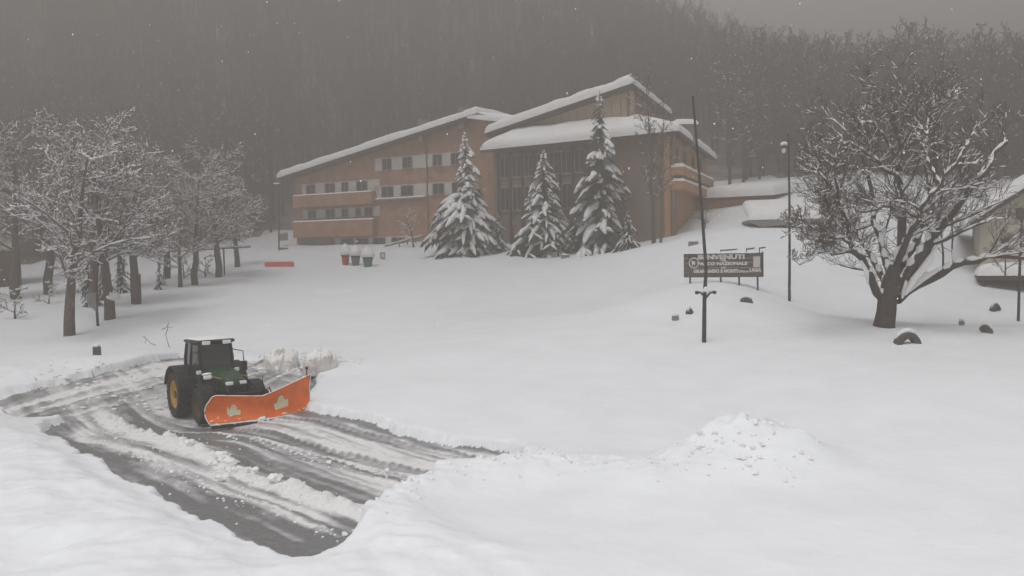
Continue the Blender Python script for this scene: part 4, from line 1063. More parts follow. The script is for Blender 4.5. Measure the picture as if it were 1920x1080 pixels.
c = MB(); snow_slab(c, (-1.25, -.64, 2.90), (.40, -.64, 2.90), (.40, .64, 2.90), (-1.25, .64, 2.90), .06, 6, 6, seed=3, edge=.2); c.build('roof_snow', M['snow_load'], rfc, True)
for y0 in (-.52, .24):
    wd_ = .30
    c = MB(); c.bbox(.46, .54, y0 - .02, y0 + wd_ - .02, 2.72, 2.86, .02); c.build('work_light', M['lamp_lens'], rfc)
# seat, wheel inside the cab
c = MB(); c.bbox(-.85, -.35, -.28, .28, 1.6, 1.8, .05); c.bbox(-.95, -.8, -.26, .26, 1.78, 2.4, .05); c.build('seat', M['black_paint'], cab)
c = MB()
for k in range(16):
    a = 2 * math.pi * k / 16; b_ = 2 * math.pi * (k + 1) / 16
    c.tube([(.02 + .06 * math.cos(a), .2 * math.sin(a), 1.98 + .18 * math.cos(a)), (.02 + .06 * math.cos(b_), .2 * math.sin(b_), 1.98 + .18 * math.cos(b_))], .016, 5, False)
c.tube([(.3, 0, 1.62), (.02, 0, 1.98)], .03, 6); c.build('steering_wheel', M['black_paint'], cab)
c = MB(); c.bbox(.40, .44, -.16, .16, 1.66, 1.80, .01); c.build('plate', M['concrete'], cab)
# mirrors on arms, exhaust, mudguards, steps
for sgn in (-1, 1):
    c = MB(); c.tube([(.33, sgn * .60, 2.5), (.46, sgn * .98, 2.40), (.46, sgn * 1.0, 2.0)], .02, 6); arm_ = c.build('mirror_arm', M['black_paint'], tr)
    c = MB(); c.bbox(.43, .50, min(sgn * .88, sgn * 1.12), max(sgn * .88, sgn * 1.12), 1.66, 2.02, .02); c.build('mirror', M['black_paint'], arm_)
    c = MB()   # rear mudguard: an arched sheet
    V, F = [], []
    for k in range(9):
        a = R(15 + 150 * k / 8)
        for rr_ in (1.0, 1.05):
            for yy in (.68, 1.3): V.append((-1.0 + rr_ * math.cos(a), sgn * yy, .9 + rr_ * math.sin(a)))
    for k in range(8):
        b0 = k * 4; F += [(b0, b0 + 1, b0 + 5, b0 + 4), (b0 + 2, b0 + 6, b0 + 7, b0 + 3), (b0, b0 + 4, b0 + 6, b0 + 2), (b0 + 1, b0 + 3, b0 + 7, b0 + 5)]
    F += [(0, 2, 3, 1), (32, 33, 35, 34)]
    c.add(V, F).build('mudguard', M['black_paint'], tr)
    c = MB(); V, F = [], []
    for k in range(8):
        a = R(20 + 130 * k / 7)
        for rr_ in (.74, .77):
            for yy in (.72, 1.14): V.append((1.62 + rr_ * math.cos(a), sgn * yy, .66 + rr_ * math.sin(a)))
    for k in range(7):
        b0 = k * 4; F += [(b0, b0 + 1, b0 + 5, b0 + 4), (b0 + 2, b0 + 6, b0 + 7, b0 + 3), (b0, b0 + 4, b0 + 6, b0 + 2), (b0 + 1, b0 + 3, b0 + 7, b0 + 5)]
    F += [(0, 2, 3, 1), (28, 29, 31, 30)]
    c.add(V, F).build('front_mudguard', M['black_paint'], tr)
    # raised plough lamps on their stalk
    c = MB(); c.tube([(2.35, sgn * .35, 1.05), (2.4, sgn * .80, 1.30), (2.42, sgn * .98, 1.32), (2.42, sgn * .98, 1.72)], .022, 6); stk = c.build('lamp_stalk', M['black_paint'], tr)
    c = MB(); c.bbox(2.38, 2.5, sgn * .98 - .14, sgn * .98 + .14, 1.66, 1.80, .03); c.build('lamp', M['lamp_lens'], stk)
    c = MB(); c.blob((2.40, sgn * .98, 1.83), .1, .18, .06, 3, .1); c.build('lamp_snow', M['snow_load'], stk, True)
    for k in range(3):
        c = MB(); c.box(-.3, .2, min(sgn * .72, sgn * .98), max(sgn * .72, sgn * .98), .45 + k * .25, .48 + k * .25); c.build('step', M['black_paint'], tr)
    c = MB(); c.bbox(.46, .56, sgn * .70 - .09, sgn * .70 + .09, 1.66, 1.80, .02); c.build('work_light', M['lamp_lens'], cab)
c = MB(); c.tube([(.42, -.60, 1.5), (.42, -.62, 2.1), (.42, -.62, 2.86)], .055, 8); c.build('exhaust', M['black_paint'], tr)

# plough: two concave wings hinged in the middle
pg = empty('snow_plough', (3.72, .33, .16)); pg.parent = tr; pg.rotation_euler = (0, .02, .02)
def wing(sgn, L, h_in, h_out, sweep, roundout):
    NU, NV_ = 14, 9; TH = .035
    front = []
    for i in range(NU + 1):
        u = i / NU
        for j in range(NV_ + 1):
            v = j / NV_
            h = h_in + (h_out - h_in) * u ** 1.1
            y = u * L
            if roundout and u > .8:
                uu = (u - .8) / .2
                h *= 1 - .16 * uu ** 2.5
            z = .10 + h * v
            setb = (.21 * (1 - (2 * v - 1) ** 2) + (.05 * v)) * (.75 + .25 * h / 1.2)
            if roundout: y -= .13 * abs(2 * v - 1) ** 2.2 * u ** 6
            front.append((.42 - setb - sweep * y, sgn * y, z))
    n_ = len(front); back = [(x - TH, y, z) for x, y, z in front]
    V = front + back; F = []; k = NV_ + 1
    for i in range(NU):
        for j in range(NV_):
            a, b_, c_, d_ = i * k + j, (i + 1) * k + j, (i + 1) * k + j + 1, i * k + j + 1
            F.append((a, b_, c_, d_) if sgn > 0 else (d_, c_, b_, a)); q_ = tuple(x + n_ for x in ((d_, c_, b_, a) if sgn > 0 else (a, b_, c_, d_))); F.append(q_)
    for i in range(NU):
        for j in (0, NV_): F.append((i * k + j, (i + 1) * k + j, (i + 1) * k + j + n_, i * k + j + n_))
    for j in range(NV_):
        for i in (0, NU): F.append((i * k + j, i * k + j + 1, i * k + j + 1 + n_, i * k + j + n_))
    bl = MB().add(V, F).build('wing', M['plough_orange'], pg, True)
    for p in bl.data.polygons: p.use_smooth = True
    f_ = lambda i, j: np.array(front[i * k + j])
    # worn cutting edge below
    c = MB(); a, b_ = f_(0, 0), f_(NU, 0); c.hexa([a + [-.05, 0, -.11], b_ + [-.05, 0, -.11], b_ + [-.05, 0, .02], a + [-.05, 0, .02], a + [.012, 0, -.11], b_ + [.012, 0, -.11], b_ + [.012, 0, .02], a + [.012, 0, .02]]); c.build('cutting_edge', M['steel_worn'], pg)
    # snow rim lying on the wing's top edge and sticking to its foot
    c = MB(); pts = [f_(i, NV_) + np.array([-.02, 0, .012]) for i in range(0, NU + 1)]; c.tube(pts, [.014 + .012 * random.Random(i + 5).random() for i in range(NU + 1)], 6)
    pts = [f_(i, 0) + np.array([.01, 0, .03]) for i in range(0, NU + 1)]; c.tube(pts, [.016 + .016 * random.Random(i + 50).random() for i in range(NU + 1)], 6)
    pts = [f_(NU, j) + np.array([0, sgn * .004, 0]) for j in range(NV_ + 1)]; c.tube(pts, [.014 + .01 * random.Random(j + 90).random() for j in range(NV_ + 1)], 6); c.build('wing_snow', M['snow_load'], pg, True)
    rq = random.Random(70 + sgn); c = MB()
    for q_ in range(9):
        i_, j_ = rq.randrange(1, NU), rq.choice((0, 0, 0, 1, 1, 2)); v_ = f_(i_, j_); c.blob((v_[0] + .005, v_[1] + rq.uniform(-.06, .06), v_[2] + rq.uniform(.0, .05)), .022, rq.uniform(.03, .10), rq.uniform(.015, .035), q_, .3, 8, 5)
    o_ = c.build('caked_snow', M['snow_load'], pg, True); o_['kind'] = 'stuff'
    # ribs on the back
    for u in (.12, .38, .64, .9):
        i = int(u * NU); c = MB(); ring = [back[i * k + j] for j in range(k)]
        zt, yb = ring[-1][2], ring[0][1]; poly_ = [(p_[0], p_[2]) for p_ in ring] + [(ring[-1][0] - .10, ring[-1][2]), (ring[0][0] - .5, .5), (ring[0][0] - .22, ring[0][2])]
        c.prism(poly_, lambda a, b_, d, yb=yb: (a, yb + d, b_), -.02, .02); c.build('rib', M['rusty'], pg)
    # cream emblem: a bell shaped tree with a low crown on each side, raised decal on the blade
    uc, vc, sz_ = (.50, .47, .40) if sgn < 0 else (.40, .50, .50)
    out = [(-.52, -.42), (-.56, .0), (-.40, -.06), (-.30, .04), (-.24, .30), (-.12, .46), (0, .5), (.10, .44), (.20, .28), (.30, .10), (.40, .02), (.54, .10), (.52, -.42)]
    Vt, Ft = [], []
    for dpt in (.016, .004):
        for (a, b_) in [(0, -.05)] + [(x * .5, y * .5 - .025) for x, y in out] + out:
            u = uc + a * sz_ / L; h = h_in + (h_out - h_in) * u ** 1.1; v = vc + b_ * sz_ / h
            setb = (.21 * (1 - (2 * v - 1) ** 2) + (.05 * v)) * (.75 + .25 * h / 1.2); y = u * L
            Vt.append((.42 - setb - sweep * y + dpt, sgn * y, .10 + h * v))
    no = len(out); q2 = 1 + 2 * no
    Ft = [(0, 1 + i, 1 + (i + 1) % no) for i in range(no)] + [(1 + i, 1 + no + i, 1 + no + (i + 1) % no, 1 + (i + 1) % no) for i in range(no)] + [(1 + no + i, q2 + 1 + no + i, q2 + 1 + no + (i + 1) % no, 1 + no + (i + 1) % no) for i in range(no)]
    MB().add(Vt, Ft).build('emblem', M['emblem_cream'], pg)
    return f_, NU, NV_
fR, NU_, NVV = wing(-1, 1.84, .82, 1.02, .13, True)
fL, _, _ = wing(1, 1.90, .82, 1.36, .13, False)
q_ = fL(NU_ - 1, NVV); c = MB(); c.tube([q_ + [-.06, 0, -.1], q_ + [-.06, 0, .26]], .022, 6); c.bbox(q_[0] - .1, q_[0] - .02, q_[1] - .04, q_[1] + .04, q_[2] + .24, q_[2] + .32, .01); c.build('marker_rod', M['black_paint'], pg)
c = MB(); rg = random.Random(9)
for k in range(9): c.blob((.46 + rg.uniform(-.03, .05), rg.uniform(-.22, .22), .06 + rg.uniform(-.04, .16)), .05, .06, rg.uniform(.05, .11), k, .25, 6, 4)
c.build('hinge_snow', M['snow_load'], pg, True)
c = MB(); c.bbox(-.55, -.1, -.5, .5, .35, .5, .03); c.bbox(-.55, -.4, -.55, .55, .3, 1.0, .03); c.tube([(-.4, .35, .9), (-.06, .75, .55)], .05, 8); c.tube([(-.4, -.35, .9), (-.06, -.75, .55)], .05, 8); c.tube([(.0, 0, .1), (.0, 0, .95)], .05, 10); c.bbox(-1.6, -.5, -.3, .3, .4, .62, .04); c.tube([(-1.3, .3, .9), (-.45, .3, .75)], .05, 8); c.tube([(-1.3, -.3, .9), (-.45, -.3, .75)], .05, 8)
c.tube([(-.4, .2, .95), (-.1, .3, 1.08), (-.05, .25, .85)], .025, 6); c.tube([(-.4, .28, .95), (-.12, .45, 1.12), (-.08, .55, .8)], .025, 6)
c.build('push_frame', M['black_paint'], pg)

# ------------------------------------------------------------------ flagpoles, lamps, posts
def pole(name, pts, r0, r1, label, cat, base):
    e = empty(name, base); tag(e, label, cat)
    pts = [np.array(p) - base for p in pts]; MB().tube(pts, [r0 + (r1 - r0) * k / (len(pts) - 1) for k in range(len(pts))], 9).build('shaft', M['pole_metal'], e); return e
b_ = foot(1320, 642, .3); D_ = b_[1]
f1 = pole('flagpole', [b_, P(1321, 560, D_), P(1324, 505, D_), P(1312, 340, D_), P(1299, 180, D_)], .10, .045, 'tall leaning flagpole with a small crossarm low down, in front of the sign', 'flagpole', b_)
c = MB(); ctr = P(1323, 548, D_ - .12) - b_
for sg in (-1, 1):
    c.tube([ctr + [0, 0, -.25], ctr + [sg * .18, 0, -.04], ctr + [sg * .36, 0, .03]], [.05, .045, .04], 6)
    c.bbox(ctr[0] + sg * .38 - .07, ctr[0] + sg * .38 + .07, ctr[1] - .06, ctr[1] + .06, ctr[2] - .08, ctr[2] + .06, .02)
c.build('crossarm', M['pole_metal'], f1)
c = MB(); c.blob(ctr + [0, 0, .07], .3, .12, .06, 2, .15); c.blob(ctr + [0, 0, .14], .1, .1, .1, 4, .15); c.build('crossarm_snow', M['snow_load'], f1, True)
b_ = foot(1480, 564, .3); D_ = b_[1]
f2 = pole('flagpole', [b_, P(1480.5, 480, D_), P(1480, 360, D_), P(1478, 250, D_)], .085, .05, 'slim flagpole with a snow capped lamp near its top, left of the big tree', 'flagpole', b_)
v = P(1470, 274, D_) - b_; c = MB(); c.tube([P(1478.5, 268, D_) - b_, v + [0, 0, .12]], .03, 6); c.lathe([(.001, .1), (.1, .08), (.2, -.02), (.2, -.08), (.001, -.1)], 'z', v, 12); c.build('lamp_head', M['pole_metal'], f2)
c = MB(); c.blob(v + [0, 0, .12], .22, .22, .14, 8, .1); c.blob(v + [0, 0, -.22], .12, .12, .18, 9, .1); c.build('lamp_snow', M['snow_load'], f2, True)
b_ = foot(1909, 602, .3); D_ = b_[1]
f3 = pole('sign_post', [b_, P(1912, 500, D_), P(1916, 396, D_)], .075, .06, 'post with a square dark panel on top, before the plastered house', 'post', b_)
v = P(1917, 400, D_ - .15) - b_; c = MB(); c.bbox(v[0] - .32, v[0] + .32, v[1] - .05, v[1] + .05, v[2] - .28, v[2] + .28, .02); c.build('panel', M['sign_brown'], f3)
b_ = foot(184, 611, .3); D_ = b_[1]
f4 = pole('leaning_pole', [b_, P(180, 560, D_), P(183, 500, D_), P(206, 425, D_ + 1)], .085, .06, 'thin dark leaning pole among the snowy trees of the left row', 'pole', b_)
v = P(177, 566, D_ - .1) - b_; c = MB(); c.prism([(-.42, .5), (.1, .55), (.1, -.62), (-.08, -.42), (-.42, -.12)], lambda a, z, d: (v[0] + a, v[1] + d, v[2] + z), -.04, .04); c.build('board', M['concrete'], f4)
b_ = foot(523, 470, .2); D_ = b_[1]
f5 = pole('street_lamp', [b_, P(523, 400, D_), P(523, 348, D_)], .09, .06, 'thin dark street lamp standing left of the brick hotel', 'street lamp', b_)
v = P(521, 347, D_) - b_; c = MB(); c.bbox(v[0] - .5, v[0] + .2, v[1] - .15, v[1] + .15, v[2] - .05, v[2] + .1, .03); c.build('lamp_head', M['pole_metal'], f5)
c = MB(); c.blob(v + [-.15, 0, .16], .4, .2, .14, 3, .1); c.build('lamp_snow', M['snow_load'], f5, True)
# thin marker board at the third trunk
b_ = foot(263, 563, .2); c = MB(); c.bbox(-.09, .09, -.03, .03, 0, 50 / FPX * b_[1] + .2, .01); o = c.build('marker_board', M['rusty'], None); o.location = tuple(b_); tag(o, 'narrow dark red marker board upright beside the third trunk', 'marker')
# rail of two posts and a crossbar with snow on it
ra, rb = foot(308, 524, .3), foot(418, 522, .3); e = empty('rail_frame', ra); tag(e, 'long horizontal rail on posts under the snowy trees', 'rail')
ta, tb = P(298, 473, ra[1]) - ra, P(470, 463, rb[1] + 3) - ra
c = MB(); c.tube([ta, tb], .06, 6); c.build('crossbar', M['dark_wood'], e)
c = MB(); n_ = 14; c.tube([ta + (tb - ta) * k / n_ + np.array([0, 0, .13]) for k in range(n_ + 1)], [.05 + .05 * random.Random(k).random() for k in range(n_ + 1)], 6); c.build('crossbar_snow', M['snow_load'], e, True)
for t in (.06, .70):
    c = MB(); v = ta + (tb - ta) * t; w_ = v + ra; c.tube([np.array([v[0], v[1], gz(w_[0], w_[1]) - .3 - ra[2]]), v], .075, 6); c.build('post', M['dark_wood'], e)

# ------------------------------------------------------------------ welcome sign
def text_mesh(name, txt, size, mt, parent, loc, ux, uz, un, width=None, bold=.012):
    cu = bpy.data.curves.new(name, 'FONT'); cu.body = txt; cu.size = size; cu.align_x = 'CENTER'; cu.align_y = 'CENTER'; cu.extrude = .008; cu.offset = bold; cu.resolution_u = 2
    tmp = bpy.data.objects.new(name, cu); COL.objects.link(tmp)
    bpy.context.view_layer.update()
    me = bpy.data.meshes.new_from_object(tmp.evaluated_get(bpy.context.evaluated_depsgraph_get()))
    bpy.data.objects.remove(tmp)
    co = np.zeros(len(me.vertices) * 3); me.vertices.foreach_get('co', co); co = co.reshape(-1, 3)
    w0 = co[:, 0].max() - co[:, 0].min(); k = (width / w0) if width else 1
    out = np.asarray(loc) + co[:, :1] * k * ux + co[:, 1:2] * uz + co[:, 2:3] * un
    me.vertices.foreach_set('co', out.ravel()); me.materials.clear(); me.materials.append(mt); me.update()
    return link(bpy.data.objects.new(name, me), parent)
Ls, Rs = P(1282, 500, 51.5), P(1431, 500, 50.2)
ps_ = Plane(Ls, Rs); zb1 = ps_.sz(1357, 520)[1]; zt1 = ps_.sz(1357, 475)[1]; wS = ps_.len
sb_ = foot(1357, 535); so_ = np.array([*(ps_.pt(wS / 2, 0)[:2]), sb_[2]])
sg_ = empty('welcome_sign', so_); tag(sg_, 'wide brown wooden welcome sign with pale letters behind the flagpole', 'sign')
def L_(p): return np.asarray(p) - so_
class SP_(Plane):
    pass
def sbox(a0, a1, z0, z1, o0, o1, name, mt, parent=sg_):
    c = MB(); c.hexa([L_(v) for v in (ps_.pt(a0, z0, o1), ps_.pt(a1, z0, o1), ps_.pt(a1, z0, o0), ps_.pt(a0, z0, o0), ps_.pt(a0, z1, o1), ps_.pt(a1, z1, o1), ps_.pt(a1, z1, o0), ps_.pt(a0, z1, o0))]); return c.build(name, mt, parent)
hS = zt1 - zb1; nb_ = 5
for k in range(nb_):
    sbox(0, wS, zb1 + hS * k / nb_ + .004, zb1 + hS * (k + 1) / nb_ - .004, -.05, .004 * (k % 2), 'plank', M['sign_brown'])
for a in (.35, wS * .47, wS * .70, wS * .93):
    sbox(a - .05, a + .05, sb_[2] - .6, zt1 + .02, -.16, -.055, 'post', M['dark_wood'])
sbox(wS - .10, wS + .02, zb1 + .02, zt1 + .05, -.05, .05, 'edge_board', M['dark_wood'])
c = MB(); snow_slab(c, L_(ps_.pt(.25, zt1, .12)), L_(ps_.pt(wS * .82, zt1, .12)), L_(ps_.pt(wS * .82, zt1, -.15)), L_(ps_.pt(.25, zt1, -.15)), .07, 12, 3, seed=51, edge=.12); c.build('top_snow', M['snow_load'], sg_, True)
for (a0, a1, dz) in ((.47, .68, .21), (.79, .90, .26), (.95, 1.03, .30)):
    c = MB(); c.tube([L_(ps_.pt(wS * a0, zt1 + dz - .04, 0)), L_(ps_.pt(wS * (a0 + a1) / 2, zt1 + dz - .02, 0)), L_(ps_.pt(wS * a1, zt1 + dz + .02, 0))], [.035, .05, .035], 6); br_ = c.build('lamp_bar', M['black_paint'], sg_)
    c = MB(); c.tube([L_(ps_.pt(wS * a0 + .02, zt1 - .02, -.02)), L_(ps_.pt(wS * a0 + .02, zt1 + dz, 0))], .03, 6); c.build('bracket', M['black_paint'], sg_)
ux, uz, un = ps_.u, np.array([0, 0, 1.0]), ps_.n
def stext(txt, px, py, size, width_px, bold=.02):
    a, z = ps_.sz(px, py); d = wS / 149.0
    text_mesh('lettering', txt, size, M['sign_text'], sg_, L_(ps_.pt(a, z, .014)), ux, uz, un, width_px * d, bold)
stext('BENVENUTI', 1352, 482.0, .36, 88, .022)
stext('NEL', 1357, 488.5, .13, 11, .006)
stext('PARCO NAZIONALE', 1354, 494.5, .25, 94, .014)
stext('DEL', 1357, 501.8, .13, 10, .006)
stext('GRAN SASSO E MONTI', 1342, 508.5, .26, 84, .014)
stext('DELLA', 1394, 509, .16, 18, .008)
stext('LAGA', 1416, 506.5, .27, 22, .016)
# round emblem: ring with a leaping animal shape inside
ac, zc = ps_.sz(1301, 493); d_ = wS / 149.0
V, F = [], []; NR = 28
for k in range(NR):
    a = 2 * math.pi * k / NR
    for rr_, oo in ((9.6, .006), (9.6, .022), (7.9, .022), (7.9, .006)): V.append(L_(ps_.pt(ac + rr_ * d_ * math.cos(a), zc + rr_ * 1.12 * d_ * math.sin(a), oo)))
for k in range(NR):
    for j in range(4): F.append((k * 4 + j, k * 4 + (j + 1) % 4, ((k + 1) % NR) * 4 + (j + 1) % 4, ((k + 1) % NR) * 4 + j))
MB().add(V, F).build('emblem_ring', M['sign_text'], sg_)
fig = [(-5.5, 3), (-3.5, 5.2), (-2.2, 3.2), (.5, 3.6), (2.2, 2.6), (2.6, -.5), (1.6, -2.2), (1.8, -6.2), (.6, -6.2), (.2, -2.8), (-1.6, -1.8), (-2.4, -6.4), (-3.4, -6.2), (-3.2, -.6), (-3.6, 2.0)]
c = MB(); c.prism([(ac + a * d_, zc + b2 * d_) for a, b2 in fig][::-1], lambda a, z, d: L_(ps_.pt(a, z, d)), .02, .006); c.build('emblem_figure', M['sign_text'], sg_)
a0, z0 = ps_.sz(1412.5, 501); a1, z1 = ps_.sz(1425, 480.5); sbox(a0, a1, z0, z1, .004, .02, 'notice', M['white_panel'])

# ------------------------------------------------------------------ bins, barrier and small things by the hotel
def bin_(px, py, wpx, mt, label, cap):
    b0 = foot(px, py, .25); d = b0[1]; r = wpx / FPX * d / 2; e = empty('recycling_bin', b0); tag(e, label, 'recycling bin', 'recycling bins in front of the hotel')
    h = 21 / FPX * d
    c = MB(); c.lathe([(.001, 0), (r * .62, 0), (r * .75, h * .3), (r * .98, h * .8), (r, h), (.001, h)], 'z', n=16); c.build('body', M[mt], e, True)
    c = MB(); c.lathe([(.001, h + .001), (r * 1.15, h + .001), (r * 1.15, h + .09), (.001, h + .1)], 'z', n=16); c.build('lid', M['black_paint'], e)
    c = MB(); H2 = cap / FPX * d; c.lathe([(.001, h + .095), (r * 1.35, h + .095), (r * 1.5, h + .3), (r * 1.2, h + H2 * .5), (r * .6, h + H2 * .88), (.001, h + H2)], 'z', n=16); c.build('snow_cap', M['snow_load'], e, True)
bin_(648, 497, 15, 'bin_red', 'red recycling bin under a tall snow cap, leftmost of three', 24)
bin_(667, 498, 17, 'bin_grey', 'dark grey recycling bin under snow cap, middle of three', 22)
bin_(690, 500, 19, 'bin_green', 'green recycling bin under snow cap, rightmost of three', 22)
b0 = foot(718, 488, .3); e = empty('notice_board', b0); tag(e, 'small grey notice board on a post right of the recycling bins', 'notice board'); k = b0[1] / FPX
c = MB(); c.tube([(0, 0, 0), (0, 0, .3 + 8 * k)], .04, 6); c.build('post', M['pole_metal'], e)
c = MB(); c.bbox(-5 * k, 5 * k, -.12, -.05, .3 + 2 * k, .3 + 14 * k, .02); bd = c.build('board', M['concrete'], e)
c = MB(); c.bbox(-3.2 * k, 3.2 * k, -.14, -.122, .3 + 4 * k, .3 + 12 * k, .004); c.build('notice', M['white_panel'], bd)
b0 = foot(524, 500, .1); k = b0[1] / FPX; e = empty('barrier', b0); tag(e, 'low pale red plastic barrier lying in the snow left of bins', 'barrier')
c = MB(); c.bbox(-27 * k, 27 * k, -.2, .2, 0, 11 * k, .06); c.build('rail', M['barrier_red'], e)
c = MB(); snow_slab(c, (-27 * k, -.2, 11 * k + .002), (27 * k, -.2, 11 * k + .002), (27 * k, .2, 11 * k + .002), (-27 * k, .2, 11 * k + .002), .12, 14, 3, seed=61, edge=.15, rag=.3); c.build('barrier_snow', M['snow_load'], e, True)
# handrail climbing to the right of the bins
h0, h1 = foot(722, 470, .2), foot(792, 452, .2); e = empty('handrail', h0); tag(e, 'sloping handrail with snow on it right of the bins by the brick facade', 'handrail')
a_, b_ = P(722, 462, h0[1]) - h0, P(795, 443, h1[1]) - h0
c = MB(); c.tube([a_, b_], .07, 6); c.build('rail', M['dark_wood'], e)
c = MB(); c.tube([a_ + (b_ - a_) * t + np.array([0, 0, .14]) for t in np.linspace(0, 1, 8)], [.04, .1, .09, .11, .09, .1, .1, .04], 6); c.build('rail_snow', M['snow_load'], e, True)
for t in (.35, .56, .78):
    v = a_ + (b_ - a_) * t; c = MB(); c.tube([v - [0, 0, 1.1], v], .06, 6); c.build('post', M['dark_wood'], e)
for (px, py, lab) in ((530, 438, 'small dark car roof edge showing under snow below the street lamp, upper one'), (531, 464, 'small dark board poking from the snow below the street lamp, lower one')):
    b0 = foot(px, py + 3, .1) if py > 450 else P(px, py + 4, 112); k = b0[1] / FPX
    e = empty('buried_board', b0); tag(e, lab.replace('car roof edge showing under snow', 'board poking from the snow'), 'board')
    c = MB(); c.bbox(-8 * k, 9 * k, -.2, .2, -.6, 4.5 * k, .05); c.build('plank', M['concrete'], e)
    c = MB(); c.blob((0, 0, 6 * k), 10 * k, .5, 2.5 * k, 3, .15); c.build('cap', M['snow_load'], e, True)

# ------------------------------------------------------------------ half buried things on the right of the field
def arch(px, py, wpx, hpx, th, depth, rz, label, mt='old_tyre', a0=8, a1=172, snow=True, lean=0.0, tilt=0):
    b0 = foot(px, py, .05); k = b0[1] / FPX; e = empty('tyre_arch', b0, rz); tag(e, label, 'tyre')
    ro = wpx * k / 2; ri = ro - th; sc_ = hpx * k / ro
    V, F = [], []; n_ = 18
    for i in range(n_ + 1):
        a = R(a0 + (a1 - a0) * i / n_)
        for rr_, yy in ((ri, -depth * .4), (ro - .04, -depth / 2), (ro, -depth * .3), (ro, depth * .3), (ro - .04, depth / 2), (ri, depth * .4)):
            V.append((rr_ * math.cos(a), yy, rr_ * math.sin(a) * sc_ - .08))
    for i in range(n_):
        for j in range(6): F.append((i * 6 + j, i * 6 + (j + 1) % 6, (i + 1) * 6 + (j + 1) % 6, (i + 1) * 6 + j))
    F += [(0, 5, 4, 3, 2, 1), tuple(range(n_ * 6, n_ * 6 + 6))]
    o = MB().add(V, F).build('tyre', M[mt], e, True)
    if snow:
        c = MB(); pts = [(ro * 1.0 * math.cos(R(a)), .02, ro * math.sin(R(a)) * sc_ - .02) for a in np.linspace(28, 152, 9)]; c.tube(pts, [depth * v_ for v_ in (.06, .16, .24, .28, .3, .27, .22, .15, .06)], 8); c.build('snow_cap', M['snow_load'], e, True)
    e.rotation_euler = (tilt, lean, rz); return e
mat('old_tyre', (0.09, 0.085, 0.08), 0.9, .3, 6, .004, 30)
arch(1701, 640, 52, 27, .26, .42, .15, 'large grey half buried tyre arching from snow under the big tree', 'old_tyre')
arch(1399, 568, 26, 13, .22, .35, -.3, 'half buried tyre in the snow below the right end of the sign', 'old_tyre', 10, 150)
arch(1293, 588, 15, 14, .2, .3, 1.0, 'small half buried tyre just left of the leaning flagpole', 'old_tyre', 20, 160)
arch(1848, 624, 26, 20, .22, .34, -.9, 'half buried tyre nearest the right edge, lower of the pair', 'old_tyre', 5, 140)
arch(1866, 586, 28, 18, .2, .3, .6, 'half buried tyre behind the pair at the right edge, upper one', 'old_tyre', 20, 160)
def stub(px, py, w_, h_, label, name='buried_post', mt='concrete', rz=0.0, cap=True, cat='post'):
    b0 = foot(px, py, .1); k = b0[1] / FPX; e = empty(name, b0, rz); tag(e, label, cat)
    c = MB(); c.bbox(-w_ * k / 2, w_ * k / 2, -.12, .12, 0, h_ * k + .1, .02); c.build('block', M[mt], e)
    if cap:
        c = MB(); c.blob((0, 0, h_ * k + .14), w_ * k * .55, .2, .08, 3, .15); c.build('snow_cap', M['snow_load'], e, True)
stub(1266, 598, 12, 8, 'small square dark block in the snow left of the flagpole')
stub(1803, 614, 7, 8, 'tiny dark stub in the snow between big tree and tyres')
stub(1300, 460, 18, 6, 'low dark board buried in snow above the left end of the sign', 'buried_board', cat='board')
stub(1060, 484, 16, 6, 'low dark board buried in snow before the tallest spruce', 'buried_board', cat='board')
stub(182, 668, 12, 16, 'rounded brown stub with side arm in the snow left of the tractor', 'stump', 'bark_grey', cat='stump')

# ------------------------------------------------------------------ pushed up lumps, clods, twigs and reeds, falling flakes
def lump(px, py, w_, h_, seed, label, dirty):
    b0 = foot(px, py, .15); k = b0[1] / FPX; e = empty('snow_lump', b0); tag(e, label, 'snow lump', None)
    rg = random.Random(seed); V, F = [], []; nu, nv2 = 44, 18
    for j in range(nv2 + 1):
        th = math.pi * .5 * j / nv2
        for i in range(nu):
            ph = 2 * math.pi * i / nu; ca, sa = math.sin(th) * math.cos(ph), math.sin(th) * math.sin(ph)
            q_ = .60 * float(fbm(np.array(1.3 * ca + seed), np.array(1.3 * sa + 1.1 * th), seed, 2)) + .20 * float(fbm(np.array(2.6 * ca + seed), np.array(2.6 * sa + 2.0 * th), seed + 9, 3)) + .10
            rr_ = .92 + q_
            V.append((w_ * k / 2 * rr_ * ca, w_ * k / 2 * .8 * rr_ * sa, (h_ * k + .15) * rr_ * math.cos(th) ** .55 if j < nv2 else -.2))
    for j in range(nv2):
        for i in range(nu): F.append((j * nu + i, (j + 1) * nu + i, (j + 1) * nu + (i + 1) % nu, j * nu + (i + 1) % nu))
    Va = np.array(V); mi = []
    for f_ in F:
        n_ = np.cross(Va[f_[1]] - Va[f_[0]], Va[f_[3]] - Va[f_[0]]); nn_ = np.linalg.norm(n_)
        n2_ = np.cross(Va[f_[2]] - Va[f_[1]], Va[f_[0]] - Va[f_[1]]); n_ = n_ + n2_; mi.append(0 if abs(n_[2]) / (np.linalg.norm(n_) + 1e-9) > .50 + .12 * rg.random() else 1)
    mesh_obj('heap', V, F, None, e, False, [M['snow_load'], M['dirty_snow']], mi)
lump(528, 684, 62, 34, 3, 'rounded grey ploughed snow lump behind the plough, left of two', True)
lump(604, 694, 66, 30, 5, 'rough grey ploughed snow lump behind the plough, right of two', True)
rg = random.Random(15); c = MB()
def on(x, y): return gz(x, y)
